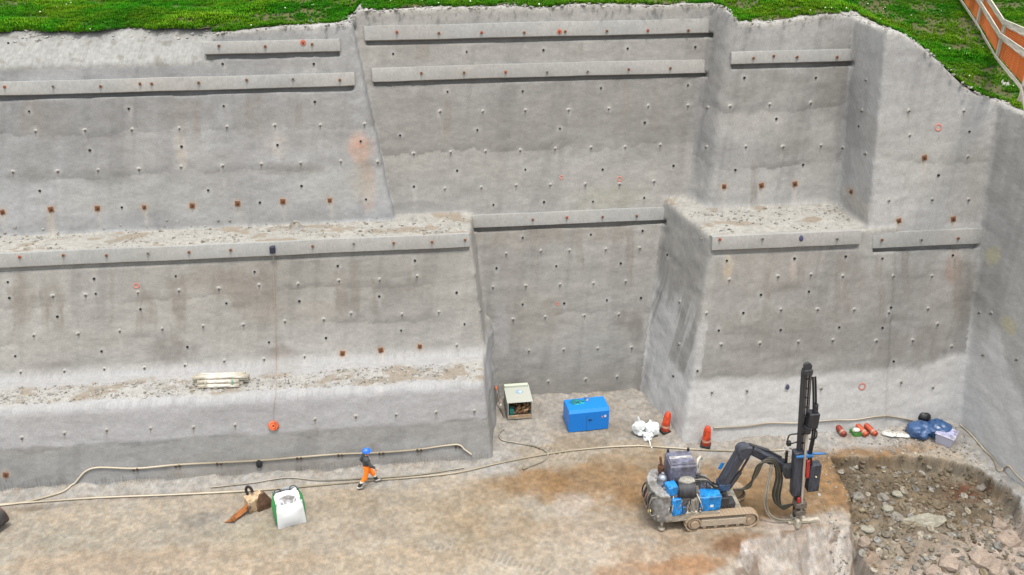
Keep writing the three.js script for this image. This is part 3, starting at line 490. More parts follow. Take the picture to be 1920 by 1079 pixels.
function floorColour(x, z, out, td) {
  const n1 = fbm(x * .45, 3, z * .6, 4), n2 = fbm(x * 2.2, 6, z * 2.6, 3), n4 = n3(x * 7, 2, z * 8);
  let k = 1 + .14 * n1 + .09 * n2 + .06 * n4, r = .385 * k, g = .335 * k, b = .272 * k;
  const lay = (c, a, q = 1) => { r = mix(r, c[0] * q, a); g = mix(g, c[1] * q, a); b = mix(b, c[2] * q, a); };
  lay([.36, .28, .185], .3 * ss(.1, .4, fbm(x * .33, 31, z * .8, 4)));
  lay([.37, .36, .325], .4 * ss(.1, .4, fbm(x * .55 + 9, 41, z * .8, 4)));
  const ru = ruts(x, z); if (ru) { k = 1 + 9 * ru; r *= k; g *= k; b *= k; }                       // crawler prints in pressed soil, their relief shading put into the colour
  for (const p of PATCH) { const q = Math.hypot((x - p[0]) / p[2], (z - p[1]) / p[3]) + .8 * fbm(x * 1.1, p[0] * 3, z * 1.5, 4) + .12 * n4; if (q < 1.2) lay(p[4], p[5] * ss(1.2, .45, q), .6 * (1 + .3 * n2 + .12 * n4)); }
  if (td < .05) {
    const w = wallSDF(x, .2, z, true) + .5 * fbm(x * .8, 12, z * .9, 3) + .1 * n4; const far = x > 9 ? 1.5 : x > 2 && z < -28.4 ? 3.0 : 1.15;
    const a = ss(far, far * .5, w) * (x > 2 && z < -28.4 ? .7 : .85); lay([.39, .385, .378], a * (1 - .35 * ss(.05, .35, fbm(x * 1.4, 55, z * 1.6, 3))), 1 + .2 * n2 + .1 * n4);
  }
  const sl = slabAmt(x, z); if (sl > 0) { const bands = n3(x * 2.2 + z * .6, 1, z * .5), e = ss(0, .12, sl); lay([.43, .385, .35], .85 * e, 1 + .25 * n2 + .1 * n4); lay([.36, .18, .1], .5 * e * ss(.25, .7, bands + .3 * n2)); lay([.6, .56, .53], .5 * e * ss(.3, .8, -bands + .4 * n4)); lay([.2, .14, .1], .7 * e * ss(.72, .8, Math.abs(n3(x * 1.6, 3, z * 2.2 + x)) + .18 * n2)); }
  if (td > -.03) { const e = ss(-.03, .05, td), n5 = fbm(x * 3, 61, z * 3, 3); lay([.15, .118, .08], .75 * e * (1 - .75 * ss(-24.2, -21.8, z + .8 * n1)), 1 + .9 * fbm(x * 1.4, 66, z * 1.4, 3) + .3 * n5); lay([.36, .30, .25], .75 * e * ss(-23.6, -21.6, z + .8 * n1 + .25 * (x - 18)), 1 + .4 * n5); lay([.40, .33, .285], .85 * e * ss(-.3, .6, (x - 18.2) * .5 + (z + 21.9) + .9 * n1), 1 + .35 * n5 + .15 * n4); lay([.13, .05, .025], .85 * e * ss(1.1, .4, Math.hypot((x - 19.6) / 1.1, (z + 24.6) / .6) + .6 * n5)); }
  const lipD = ss(11, 11.6, x) * ss(14.6, 14.2, x) * ss(-23.6, -23.2, z) * (sl > 0 ? 0 : 1); if (lipD) lay([.44, .385, .34], .8 * lipD, 1 + .15 * n2);
  out[0] = r; out[1] = g; out[2] = b;
}
{
  const h = .055, x0 = -20.5, x1 = 23.2, z0 = -33.2, z1 = -18.6, nx = Math.round((x1 - x0) / h), nz = Math.round((z1 - z0) / h);
  const P = new Float32Array((nx + 1) * (nz + 1) * 3), Cc = new Float32Array(P.length), U = new Float32Array((nx + 1) * (nz + 1) * 2), ok = new Uint8Array((nx + 1) * (nz + 1)), out = [0, 0, 0], I = [];
  for (let i = 0; i <= nx; i++) for (let j = 0; j <= nz; j++) {
    const k = i * (nz + 1) + j, x = x0 + i * h, z = z0 + j * h; if (wallSDF(x, 0, z, true) < -.8) continue; ok[k] = 1;
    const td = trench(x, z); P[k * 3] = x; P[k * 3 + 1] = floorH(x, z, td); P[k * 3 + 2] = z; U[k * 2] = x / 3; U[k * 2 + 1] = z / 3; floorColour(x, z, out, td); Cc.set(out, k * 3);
  }
  for (let i = 0; i < nx; i++) for (let j = 0; j < nz; j++) { const a = i * (nz + 1) + j, b = a + nz + 1; if (ok[a] && ok[b] && ok[a + 1] && ok[b + 1]) I.push(a, a + 1, b, b, a + 1, b + 1); }
  const g = new THREE.BufferGeometry(); g.setAttribute('position', new THREE.BufferAttribute(P, 3)); g.setAttribute('color', new THREE.BufferAttribute(Cc, 3)); g.setAttribute('uv', new THREE.BufferAttribute(U, 2)); g.setIndex(I); g.computeVertexNormals();
  tag(mesh('pit_floor', g, vmat(1, { map: soilMap, bumpMap: soilBump, bumpScale: .018 })), 'beige and brown earth floor of the pit with a dug hole', 'ground', null, 'structure');
  const outer = new THREE.PlaneGeometry(160, 120).rotateX(-Math.PI / 2).translate(0, -2.6, 30);
  tag(mesh('site_ground', outer, mat('#a8937a', 1)), 'beige bare ground of the building site', 'ground', null, 'structure');
}
// loose stones on the floor, rubble in the hole, debris on the ledges
const stoneGeo = [0, 1, 2, 3].map(v => { const g = jitter(new THREE.IcosahedronGeometry(1, 1), .55, 1.3, v * 11 + 3); g.scale(1, .62, .85); g.computeVertexNormals(); return g; });
function scatter(name, label, N, pick, size, colour) {
  const M = new THREE.InstancedMesh(stoneGeo[N % 4], new THREE.MeshStandardMaterial({ color: 0xffffff, roughness: .95, map: dustMap }), N), o = new THREE.Object3D(), c = new THREE.Color(); let n = 0, tr = 0;
  while (n < N && tr++ < N * 20) { const p = pick(); if (!p) continue; const s = size(p); o.position.set(p[0], p[1] + s * .12, p[2]); o.rotation.set(rr(-.4, .4), rr(0, 6.3), rr(-.4, .4)); o.scale.set(s * rr(.7, 1.3), s * rr(.7, 1.1), s * rr(.7, 1.3)); o.updateMatrix(); M.setMatrixAt(n, o.matrix); c.setRGB(...colour(p)); M.setColorAt(n, c); n++; }
  M.count = n; M.name = numbered(name); M.castShadow = M.receiveShadow = true; scene.add(M); return tag(M, label, 'stones', null, 'stuff');
}
seed = 4242;
const tone = (a, b, w = .06) => { const k = rr(a, b), q = rr(0, w); return [k * (1 + q), k, k * (1 - q * 1.6)]; };
scatter('gravel', 'small pale stones lying loose on the pit floor', 12000, () => { const x = rr(-17, 21), z = rr(-31.5, -20.5); if (n3(x * .6, 3, z * .8) < rr(-.9, .6) || (x > 14 && rnd() < .8) || wallSDF(x, .1, z, true) < .05 || trench(x, z) > -.05) return null; return [x, floorH(x, z), z]; }, () => .01 + .05 * Math.pow(rnd(), 7) + .012 * rnd(), () => rnd() < .4 ? tone(.1, .2, .2) : tone(.2, .5));
scatter('rubble', 'loose broken stones covering the bottom of the dug hole', 1700, () => { const x = rr(14.5, 21.6), z = rr(-26.3, -20); const d = trench(x, z); if (d < .12 || n3(x * .8, 3, z * .8) * .6 + 1.1 * ss(-25.6, -22.6, z) - .5 < rr(-.9, .9)) return null; return [x, floorH(x, z), z]; }, () => .012 + .15 * Math.pow(rnd(), 6), p => rnd() < .5 ? tone(.12, .24, .2) : tone(.18, .34, .15));
scatter('soil_clods', 'dark brown lumps of soil covering the sides of the dug hole', 1500, () => { const x = rr(14.5, 21.6), z = rr(-26.6, -20); const d = trench(x, z); if (d < .02 || ss(-24.5, -21.5, z) * .8 > rnd()) return null; return [x, floorH(x, z), z]; }, () => .02 + .1 * Math.pow(rnd(), 4), () => { const k = rr(.085, .16); return [k * 1.15, k * .9, k * .6]; }).userData.category = 'soil';
scatter('ledge_debris', 'grey crumbs of sprayed concrete lying on the ledges', 4200, () => {
  const w = rnd(); let x, y, z; if (w < .55) { x = rr(-20, 1.8); z = rr(-29.95, -28.85); y = 3.05; } else if (w < .85) { x = rr(-20, 1.6); z = rr(-33.5, -31.95); y = 7.72; } else { x = rr(10.5, 16.6); z = rr(-32.5, -30.3); y = 7.95; }
  if (fbm(x * .8, 5, z * 1.4, 3) < rr(-.4, .35)) return null; for (let q = 0; q < 8; q++) y -= wallSDF(x, y, z) * .9; return [x, y, z];
}, () => .012 + .06 * Math.pow(rnd(), 5) + .01 * rnd(), () => rnd() < .3 ? tone(.16, .26, .15) : tone(.24, .4, .03));
scatter('rim_stones', 'broken white crumbs of spray along the edge of the turf', 1600, () => { const x = rr(-20, 22.5), z = rr(-37.3, -30.8), e = turfEdge(x, z), l = leftRim(x, z); if (x < -7.6 ? Math.abs(l) > .3 : (e < -.45 || e > .2)) return null; if (rnd() < .35) return null; return [x, x < -7.6 ? Math.min(crest(x, z), 13.78 + .62 * (-35.05 - z)) : crest(x, z), z]; }, () => .02 + .06 * Math.pow(rnd(), 3), () => tone(.24, .42, .03));

// ------------------------------------------------------------------ safety fence on the grass
function onTurf(px, py) { const d = dirOf(px, py); let t = 25; for (let i = 0; i < 4000; i++) { if (EYE + d.y * t < turfY(d.x * t, d.z * t)) break; t += .02; } return V(d.x * t, turfY(d.x * t, d.z * t), d.z * t); }
{
  const F = thing('safety_fence', 'white wooden guard rail fence backed with orange netting on the grass', 'fence');
  const wood = mat('#c4beb4', .85), net = mat('#b8652c', .8, 0, { map: null });
  const base = [[1797, -4], [1832, 48], [1868, 112], [1918, 174]].map(p => onTurf(...p));
  const d0 = base[3].clone().sub(base[2]); for (let i = 1; i < 4; i++) { const q = base[3].clone().addScaledVector(d0, i * .95); q.y = turfY(q.x, q.z); base.push(q); }
  const back = base[0].clone(); const first = []; for (let i = 3; i >= 1; i--) { const q = back.clone().add(V(-2.6 * i, 0, .1 * i)); q.y = turfY(q.x, q.z); first.push(q); }
  const P = [...first, ...base], Ht = 1.62, up = (p, h) => p.clone().add(V(.0, h, 0));
  P.forEach((p, i) => { mesh('post', beamBar(up(p, -.25), up(p, Ht), .12, .12, .012), wood, F); });
  const strands = [];
  for (let i = 0; i + 1 < P.length; i++) {
    const a = P[i], b = P[i + 1], n = V(b.z - a.z, 0, a.x - b.x).normalize().multiplyScalar(-.07);
    mesh('rail', railBar(up(a, Ht - .06).add(n), up(b, Ht - .06).add(n), .06, .24, .01), wood, F);
    mesh('rail', railBar(up(a, Ht * .62).add(n), up(b, Ht * .62).add(n), .06, .22, .01), wood, F);
    mesh('bottom_board', railBar(up(a, .14).add(n), up(b, .14).add(n), .04, .12, .01), wood, F);
    const L = a.distanceTo(b), m = Math.round(L / .075), back2 = n.clone().multiplyScalar(-.9), q = (t, h) => a.clone().lerp(b, t).add(V(0, h, 0)).add(back2).addScaledVector(n, .5 * n3(t * L * 1.5, h * 2, i));
    for (let j = 0; j <= m; j++) strands.push(strip(cyl(q(j / m, .16), q(j / m, Ht - .14 + .05 * n3(j * .2, i, 1)), .01, .01, 4)));
    for (let h = .16; h < Ht - .1; h += .085) for (let j = 0; j < 6; j++) strands.push(strip(cyl(q(j / 6, h), q((j + 1) / 6, h), .01, .01, 4)));
  }
  mesh('safety_net', mergeGeometries(strands), net, F);
}

// ------------------------------------------------------------------ things on the pit floor
const ground = (px, py) => { let p = onY(px, py); for (let i = 0; i < 4; i++) p = onY(px, py, floorH(p.x, p.z)); return p; };
const spline2 = (pts, n) => { const c = new THREE.CatmullRomCurve3(pts.map(([x, y]) => V(x, y, 0)), false, 'centripetal'); return c.getSpacedPoints(n).map(p => [p.x, p.y]); };
function floorHose(label, pts, r, m, n = 70) {
  const P = spline2(pts, n).map(([x, y], i) => { const p = ground(x, y); p.y += r * .9 + .02; p.x += .01 * n3(i * .5, 2, r * 90); return p; });
  return tag(mesh('hose', tube(P, r, n * 3, 7), m), label, 'hose');
}
const surfacePt = (px, py, off) => { const p = hitWall(px, py); if (!p || p.y < .12) { const g = ground(px, py); g.y += off; return g; } return p.addScaledVector(normalAt(p), off); };
const hoseBeige = mat('#b9b0a0', .8), hoseGrey = mat('#a09b92', .75), hoseBlack = mat('#1d1d20', .55, 0, { map: null });
{
  const pts = [[-20, 952], [40, 945], [90, 933], [122, 922], [140, 906], [160, 884], [178, 877], [254, 878], [333, 871], [411, 867], [487, 863], [561, 857], [638, 851], [715, 848], [786, 842], [835, 835], [862, 834], [868, 840], [884, 852]];
  const P = spline2(pts, 110).map(([x, y]) => surfacePt(x, y, .05));
  const H = thing('hose', 'beige hose clipped along the foot of the lowest terrace', 'hose');
  mesh('tube', tube(P, .036, 330, 8), hoseBeige, H);
  for (const [x, y] of [[254, 880], [333, 873], [411, 869], [561, 859], [638, 853], [715, 850], [786, 844], [858, 837]]) { const p = surfacePt(x, y, .05), m = mesh('clip', merge([rbox(.07, .12, .07, .01, V(-.07, 0, 0)), rbox(.07, .12, .07, .01, V(.07, 0, 0))]), mat('#3a2b22', .8, 0, { map: null }), H); setFacing(m, p, normalAt(p)); }
}
floorHose('pale hose lying on the floor along the lowest terrace up to the recess', [[-20, 950], [90, 942], [180, 936], [330, 930], [480, 922], [600, 912], [690, 904], [770, 898], [860, 888], [930, 872], [1000, 858], [1080, 846], [1150, 840], [1200, 838]], .034, hoseBeige, 100);
floorHose('thin grey hose lying between the lowest terrace and the pale hose', [[395, 916], [470, 908], [540, 898], [600, 903], [690, 899], [780, 893], [840, 884], [870, 879]], .028, hoseGrey);
floorHose('thin pale hose curling from the recess corner towards the rig', [[945, 806], [936, 815], [940, 826], [965, 832], [1005, 840], [1027, 852], [1022, 864], [1000, 874], [980, 882]], .03, hoseGrey);
floorHose('pale hose lying behind the rig below the projecting block', [[1200, 838], [1260, 842], [1320, 846], [1390, 848], [1470, 846]], .03, hoseBeige);
{
  const P = spline2([[1338, 802], [1400, 799], [1440, 793], [1500, 793], [1560, 788], [1600, 787], [1660, 780], [1700, 786], [1722, 790]], 60).map(([x, y]) => surfacePt(x, y, .05));
  tag(mesh('hose', tube(P, .03, 180, 8), hoseBeige), 'beige hose hung along the foot of the projecting block', 'hose');
  const Q = spline2([[1800, 798], [1822, 818], [1845, 845], [1862, 862], [1874, 886], [1893, 874], [1906, 888], [1930, 912]], 50).map(([x, y]) => surfacePt(x, y, .05));
  tag(mesh('hose', tube(Q, .035, 150, 8), hoseBeige), 'beige hose hanging in loops on the side return wall', 'hose');
}
// plumb rope with its dark clamp and orange reel
{
  const T = thing('plumb_line', 'thin rope hanging from the middle beam down to an orange reel', 'rope');
  const pts = spline2([[512, 470], [513, 520], [516, 600], [518, 680], [517, 735], [513, 765], [512, 795]], 40).map(([x, y]) => (onBeam(x, y)?.p || surfacePt(x, y, .0)).add(V(0, 0, .04)));
  mesh('rope', tube(pts, .008, 120, 5), mat('#b09a8a', .9), T);
  const a = onBeam(511, 467).p; mesh('clamp', jitter(rbox(.2, .26, .16, .04, a.clone().add(V(0, 0, .06))).translate(-a.x, -a.y, -a.z), .2, 9).translate(a.x, a.y, a.z), mat('#23253a', .6, 0, { map: null }), T);
  const r = surfacePt(513, 798, .06), reel = mesh('reel', merge([new THREE.TorusGeometry(.14, .06, 8, 24), new THREE.TorusGeometry(.07, .045, 8, 18).translate(0, 0, .04)]), mat('#dd7046', .7), T); setFacing(reel, r, normalAt(r));
}
{ // dark bags hung on the wall
  const sackG = v => jitter(new THREE.SphereGeometry(.16, 12, 10).scale(.8, 1.2, .5), .3, 5, v);
  for (const [x, y, c, l] of [[486, 869, '#18181a', 'black cloth bag hanging from the hose on the lowest terrace'], [1503, 447, '#3b3c58', 'dark blue rag stuck on the beam of the projecting block'], [1476, 725, '#3c3c55', 'small dark blue plug in the pale foot of the projecting block']]) {
    const h = onBeam(x, y), p = h ? h.p : surfacePt(x, y, .06), m = mesh('hanging_bag', sackG(x), mat(c, .9, 0, { map: null })); const k = y > 860 ? 1 : .6; m.scale.setScalar(k); setFacing(m, p, h ? beamN : normalAt(p)); tag(m, l, 'bag');
  }
}
{ // pale wrapped bundle on the lower ledge
  let a = onY(372, 720, 3.1), b = onY(455, 717, 3.1); for (const p of [a, b]) { let y = 3.3; for (let q = 0; q < 12; q++) y -= wallSDF(p.x, y, p.z) * .9; p.y = y; }
  const B = thing('pipe_bundle', 'long bundle of white pipes strapped together on the lowest ledge', 'bundle'), wm = mat('#c6c3bb', .7), d = b.clone().sub(a).normalize();
  [[0, .08, -.24], [0, .08, -.08], [0, .08, .08], [0, .08, .24], [0, .22, -.16], [0, .22, 0], [0, .22, .16], [0, .36, -.08], [0, .36, .08]].forEach(([o, h, z], i) => mesh('pipe', cyl(a.clone().add(V(-.1 + .16 * n3(i, 2, 3), h, z)), b.clone().add(V(.1 + .2 * n3(i, 5, 3), h, z)), .082, .082, 12), wm, B));
  for (const t of [.2, .8]) { const c = a.clone().lerp(b, t); mesh('strap', rbox(.07, .3, .62, .05, c.add(V(0, .16, 0))), mat(t > .5 ? '#8fb3a4' : '#c9c6bd', .7), B); }
}
// ---- person
function figure(bones, off, cell, k, mn, mx, colour) {
  const f = (x, y, z) => { let d = 9; for (const [a, b, ra, rb] of bones) { const ux = b[0] - a[0], uy = b[1] - a[1], uz = b[2] - a[2], wx = x - a[0], wy = y - a[1], wz = z - a[2], L = ux * ux + uy * uy + uz * uz, t = clamp((wx * ux + wy * uy + wz * uz) / (L || 1)); d = smin(d, Math.hypot(wx - ux * t, wy - uy * t, wz - uz * t) - mix(ra, rb, t) - off, k); } return d; };
  const g = netGeometry(surfaceNets(f, mn, mx, cell, .04)), p = g.attributes.position, c = new Float32Array(p.count * 3);
  for (let i = 0; i < p.count; i++) c.set(colour(p.getX(i), p.getY(i), p.getZ(i)), i * 3); g.setAttribute('color', new THREE.BufferAttribute(c, 3)); return g;
}
{
  const fp = ground(691, 911), W = thing('person', 'worker in blue helmet, dark grey shirt and orange trousers walking along the hoses', 'person', fp, .25);
  const skin = lin('#c08f76'), hair = lin('#3a2a20');
  const hipL = [0, .86, -.09], hipR = [0, .86, .09], knL = [.19, .49, -.1], knR = [-.13, .46, .1], anL = [.34, .10, -.1], anR = [-.36, .15, .1];
  const shL = [-.02, 1.33, -.185], shR = [-.02, 1.33, .185], elL = [-.14, 1.08, -.25], elR = [.10, 1.08, .25], wrL = [-.06, .86, -.27], wrR = [.26, .93, .24];
  const legs = [[hipL, knL, .085, .062], [knL, anL, .06, .042], [hipR, knR, .085, .062], [knR, anR, .06, .042], [[-.01, .9, -.05], [-.01, .9, .05], .115, .115]];
  const torso = [[[-.01, .92, 0], [0, 1.12, 0], .115, .12], [[0, 1.1, -.06], [-.01, 1.3, -.08], .1, .085], [[0, 1.1, .06], [-.01, 1.3, .08], .1, .085], [shL, shR, .065, .065]];
  const arms = [[shL, elL, .052, .042], [elL, wrL, .04, .028], [shR, elR, .052, .042], [elR, wrR, .04, .028]];
  const feet = [[anL, [.33, .05, -.1], .045, .045], [[.31, .045, -.1], [.49, .04, -.11], .042, .036], [anR, [-.38, .09, .1], .045, .045], [[-.39, .08, .1], [-.23, .035, .11], .042, .036]];
  const head = [[[.0, 1.35, 0], [.03, 1.47, 0], .052, .05], [[.035, 1.54, 0], [.03, 1.59, 0], .085, .085], [[.07, 1.47, 0], [.075, 1.50, 0], .048, .05]];
  const hand = (w, s) => { const [x, y, z] = w, L = [[w, [x + .02, y - .075, z], .03, .034]]; for (let i = 0; i < 4; i++) { const fx = x - .012 + i * .02, len = [.05, .062, .066, .058][i], k1 = [fx + .012, y - .1 - len * .5, z + s * .004], k2 = [fx + .028, y - .1 - len, z - s * .014]; L.push([[fx, y - .09, z], k1, .0095, .009], [k1, k2, .009, .008]); } L.push([[x + .03, y - .03, z], [x + .062, y - .075, z - s * .012], .012, .0105], [[x + .062, y - .075, z - s * .012], [x + .07, y - .105, z - s * .016], .0105, .009]); return L; };
  const all = [...legs, ...torso, ...arms, ...feet, ...head];
  const bodyCol = (x, y, z) => skin;
  const mainG = figure(all, 0, .014, .035, [-.5, -.02, -.42], [.6, 1.72, .42], bodyCol);
  const face = figure([[[.035, 1.54, 0], [.03, 1.59, 0], .086, .086], [[.07, 1.47, 0], [.075, 1.50, 0], .049, .051], [[.117, 1.545, 0], [.135, 1.515, 0], .011, .016], [[.105, 1.485, -.022], [.105, 1.485, .022], .016, .016], [[.112, 1.562, -.045], [.112, 1.562, .045], .015, .015], [[.02, 1.55, -.088], [.015, 1.51, -.088], .022, .016], [[.02, 1.55, .088], [.015, 1.51, .088], .022, .016]], 0, .006, .015, [-.12, 1.38, -.14], [.18, 1.72, .14], (x, y, z) => x > .10 && Math.hypot(y - 1.548, Math.abs(z) - .033) < .013 ? [.02, .02, .02] : x > .09 && Math.abs(y - 1.483) < .008 && Math.abs(z) < .026 ? [.25, .1, .09] : x < .03 && y > 1.47 ? hair : skin);
  const hL = figure(hand(wrL, 1), 0, .0045, .008, [wrL[0] - .08, wrL[1] - .22, wrL[2] - .07], [wrL[0] + .14, wrL[1] + .06, wrL[2] + .07], () => skin);
  const hR = figure(hand(wrR, -1), 0, .0045, .008, [wrR[0] - .08, wrR[1] - .22, wrR[2] - .07], [wrR[0] + .14, wrR[1] + .06, wrR[2] + .07], () => skin);
  mesh('body', merge([mainG, face, hL, hR]), vmat(.7), W);
  mesh('trousers', figure(legs, .022, .014, .04, [-.5, .14, -.3], [.5, 1.06, .3], (x, y, z) => y < .3 ? [.02, .02, .02] : y < .36 ? [.55, .55, .5] : lin('#f07a1c')), vmat(.85), W);
  mesh('shirt', figure([...torso, ...arms.map(([a, b, r, q], i) => i % 2 ? [a, [mix(a[0], b[0], .8), mix(a[1], b[1], .8), mix(a[2], b[2], .8)], r, q] : [a, b, r, q])], .018, .014, .045, [-.45, .84, -.42], [.45, 1.46, .42], (x, y, z) => lin('#3e4144')), vmat(.9), W);
  mesh('boots', figure(feet, .014, .012, .03, [-.5, -.03, -.25], [.6, .3, .25], (x, y, z) => y < .025 ? [.03, .03, .03] : y < .09 ? [.12, .11, .1] : [.5, .5, .5]), vmat(.8), W);
  const dome = new THREE.SphereGeometry(.135, 24, 12, 0, 6.3, 0, Math.PI / 2).scale(1.1, .95, .95); const brim = new THREE.CylinderGeometry(.155, .16, .014, 24).scale(1.12, 1, .95).translate(.03, .0, 0);
  mesh('helmet', merge([dome, brim, rbox(.26, .02, .03, .008, V(0, .122, 0))]).translate(.025, 1.585, 0), mat('#2b66c4', .35, 0, { map: null }), W);
}
// ---- white big bag with green sides
{
  const p = ground(541, 985).add(V(0, -.02, -.42)), B = thing('bulk_bag', 'white woven bulk bag with green side panels standing on the earth', 'bag', p, .28);
  const S = .5, H = .98, white = new THREE.MeshStandardMaterial({ color: '#c9ccd0', roughness: .8, side: THREE.DoubleSide }), green = new THREE.MeshStandardMaterial({ color: '#2f8447', roughness: .75, side: THREE.DoubleSide });
  const panel = (nx, nz, sd) => { const g = new THREE.PlaneGeometry(2 * S, H, 14, 14), q = g.attributes.position; for (let i = 0; i < q.count; i++) { const u = q.getX(i) / S, v = q.getY(i) / H + .5, bulge = .1 * (1 - u * u) * Math.sin(Math.PI * clamp(v * .95)) - .06 * (v > .75 ? (v - .75) * 2 : 0); q.setXYZ(i, q.getX(i) * (1 - .1 * v), v * H + (v > .95 ? .05 * n3(u * 3, sd, 2) : 0), S * (1 - .1 * v) + bulge + .02 * n3(u * 2.5, v * 4, sd)); } g.rotateY(Math.atan2(nx, nz)); g.computeVertexNormals(); return g; };
  mesh('front_panel', panel(0, 1, 1), white, B); mesh('back_panel', panel(0, -1, 2), white, B); mesh('side_panel', panel(1, 0, 3), green, B); mesh('side_panel', panel(-1, 0, 4), green, B);
  const top = new THREE.PlaneGeometry(.86, .86, 10, 10).rotateX(-Math.PI / 2), tp = top.attributes.position; for (let i = 0; i < tp.count; i++) { const r = Math.hypot(tp.getX(i), tp.getZ(i)); tp.setY(i, H - .12 - .12 * ss(.5, .1, r) + .07 * n3(tp.getX(i) * 6, 4, tp.getZ(i) * 6)); } top.computeVertexNormals();
  mesh('folded_top', top, white, B);
  for (const [sx, sz] of [[-1, -1], [1, -1], [-1, 1], [1, 1]]) mesh('lifting_loop', tube([V(sx * .42, H - .1, sz * .3), V(sx * .34, H + .12, sz * .3), V(sx * .2, H + .08, sz * .36), V(sx * .16, H - .08, sz * .42)], .018, 20, 6), sz < 0 ? mat('#52535a', .8) : white, B);
  mesh('bag_filling', jitter(new THREE.SphereGeometry(.45, 16, 10).scale(1, .25, 1), .2, 4).translate(0, H - .28, 0), mat('#94949a', .95), B);
}
// ---- rusty steel attachment beside the bag
{
  const a = ground(437, 977), b = ground(494, 944), A = thing('steel_attachment', 'rusty steel digging attachment lying on the earth by the bulk bag', 'machine part'), rust = mat('#9c6236', .9), dark = mat('#6e5240', .9), pale = mat('#bba488', .9);
  const up = (p, h) => p.clone().add(V(0, h, 0));
  mesh('arm', beamBar(up(a, .08), up(a.clone().lerp(b, .62), .28), .2, .16, .03), rust, A);
  mesh('tooth', new THREE.ConeGeometry(.1, .4, 6).rotateZ(1.9).translate(a.x - .12, a.y + .08, a.z + .08), rust, A);
  const c = a.clone().lerp(b, .78);
  mesh('body_plate', rbox(.62, .5, .5, .05).rotateY(.5).translate(c.x - .05, c.y + .26, c.z), pale, A);
  mesh('side_plate', (() => { const s = new THREE.Shape([[-.25, 0], [.2, 0], [.28, .3], [.05, .78], [-.12, .7], [-.25, .3]].map(q => new THREE.Vector2(...q))); return new THREE.ExtrudeGeometry(s, { depth: .07, bevelEnabled: true, bevelSize: .01, bevelThickness: .01, bevelSegments: 1 }).rotateY(.5).translate(c.x + .28, c.y + .0, c.z + .12); })(), dark, A);
  const h = up(c, .5).add(V(-.28, .02, -.1)); mesh('hook', tube([h, h.clone().add(V(-.03, .22, 0)), h.clone().add(V(.05, .36, 0)), h.clone().add(V(.14, .28, 0)), h.clone().add(V(.2, .12, .05))], .05, 20, 7), mat('#2e2320', .8), A);
  mesh('pin', cyl(up(c, .3).add(V(-.2, 0, .42)), up(c, .3).add(V(-.12, 0, -.2)), .07), dark, A);
}
// ---- bucket at the edge of the picture
{
  const p = ground(-8, 1000), B = thing('digger_bucket', 'dark steel digger bucket with rusty inside lying on the earth', 'bucket', p.add(V(-.35, 0, -.1)), -.5);
  const s = new THREE.Shape(); s.moveTo(-.45, 0); s.quadraticCurveTo(.5, -.02, .55, .35); s.quadraticCurveTo(.5, .75, .05, .8); s.lineTo(.0, .72); s.quadraticCurveTo(.42, .66, .45, .36); s.quadraticCurveTo(.4, .08, -.45, .06);
  mesh('shell', new THREE.ExtrudeGeometry(s, { depth: 1.1, bevelEnabled: false, curveSegments: 10 }).translate(0, 0, -.55), mat('#3c3a3b', .7), B);
  for (const z of [-.56, .53]) { const q = new THREE.Shape(); q.moveTo(-.45, 0); q.quadraticCurveTo(.5, -.02, .55, .35); q.quadraticCurveTo(.5, .75, .05, .8); mesh('side_plate', new THREE.ExtrudeGeometry(q, { depth: .03, bevelEnabled: false }).translate(0, 0, z), mat('#7d4a2c', .9), B); }
  for (let i = 0; i < 4; i++) mesh('tooth', new THREE.ConeGeometry(.06, .25, 4).rotateZ(Math.PI / 2).translate(-.55, .035, -.45 + i * .3), mat('#4a4542', .7), B);
}
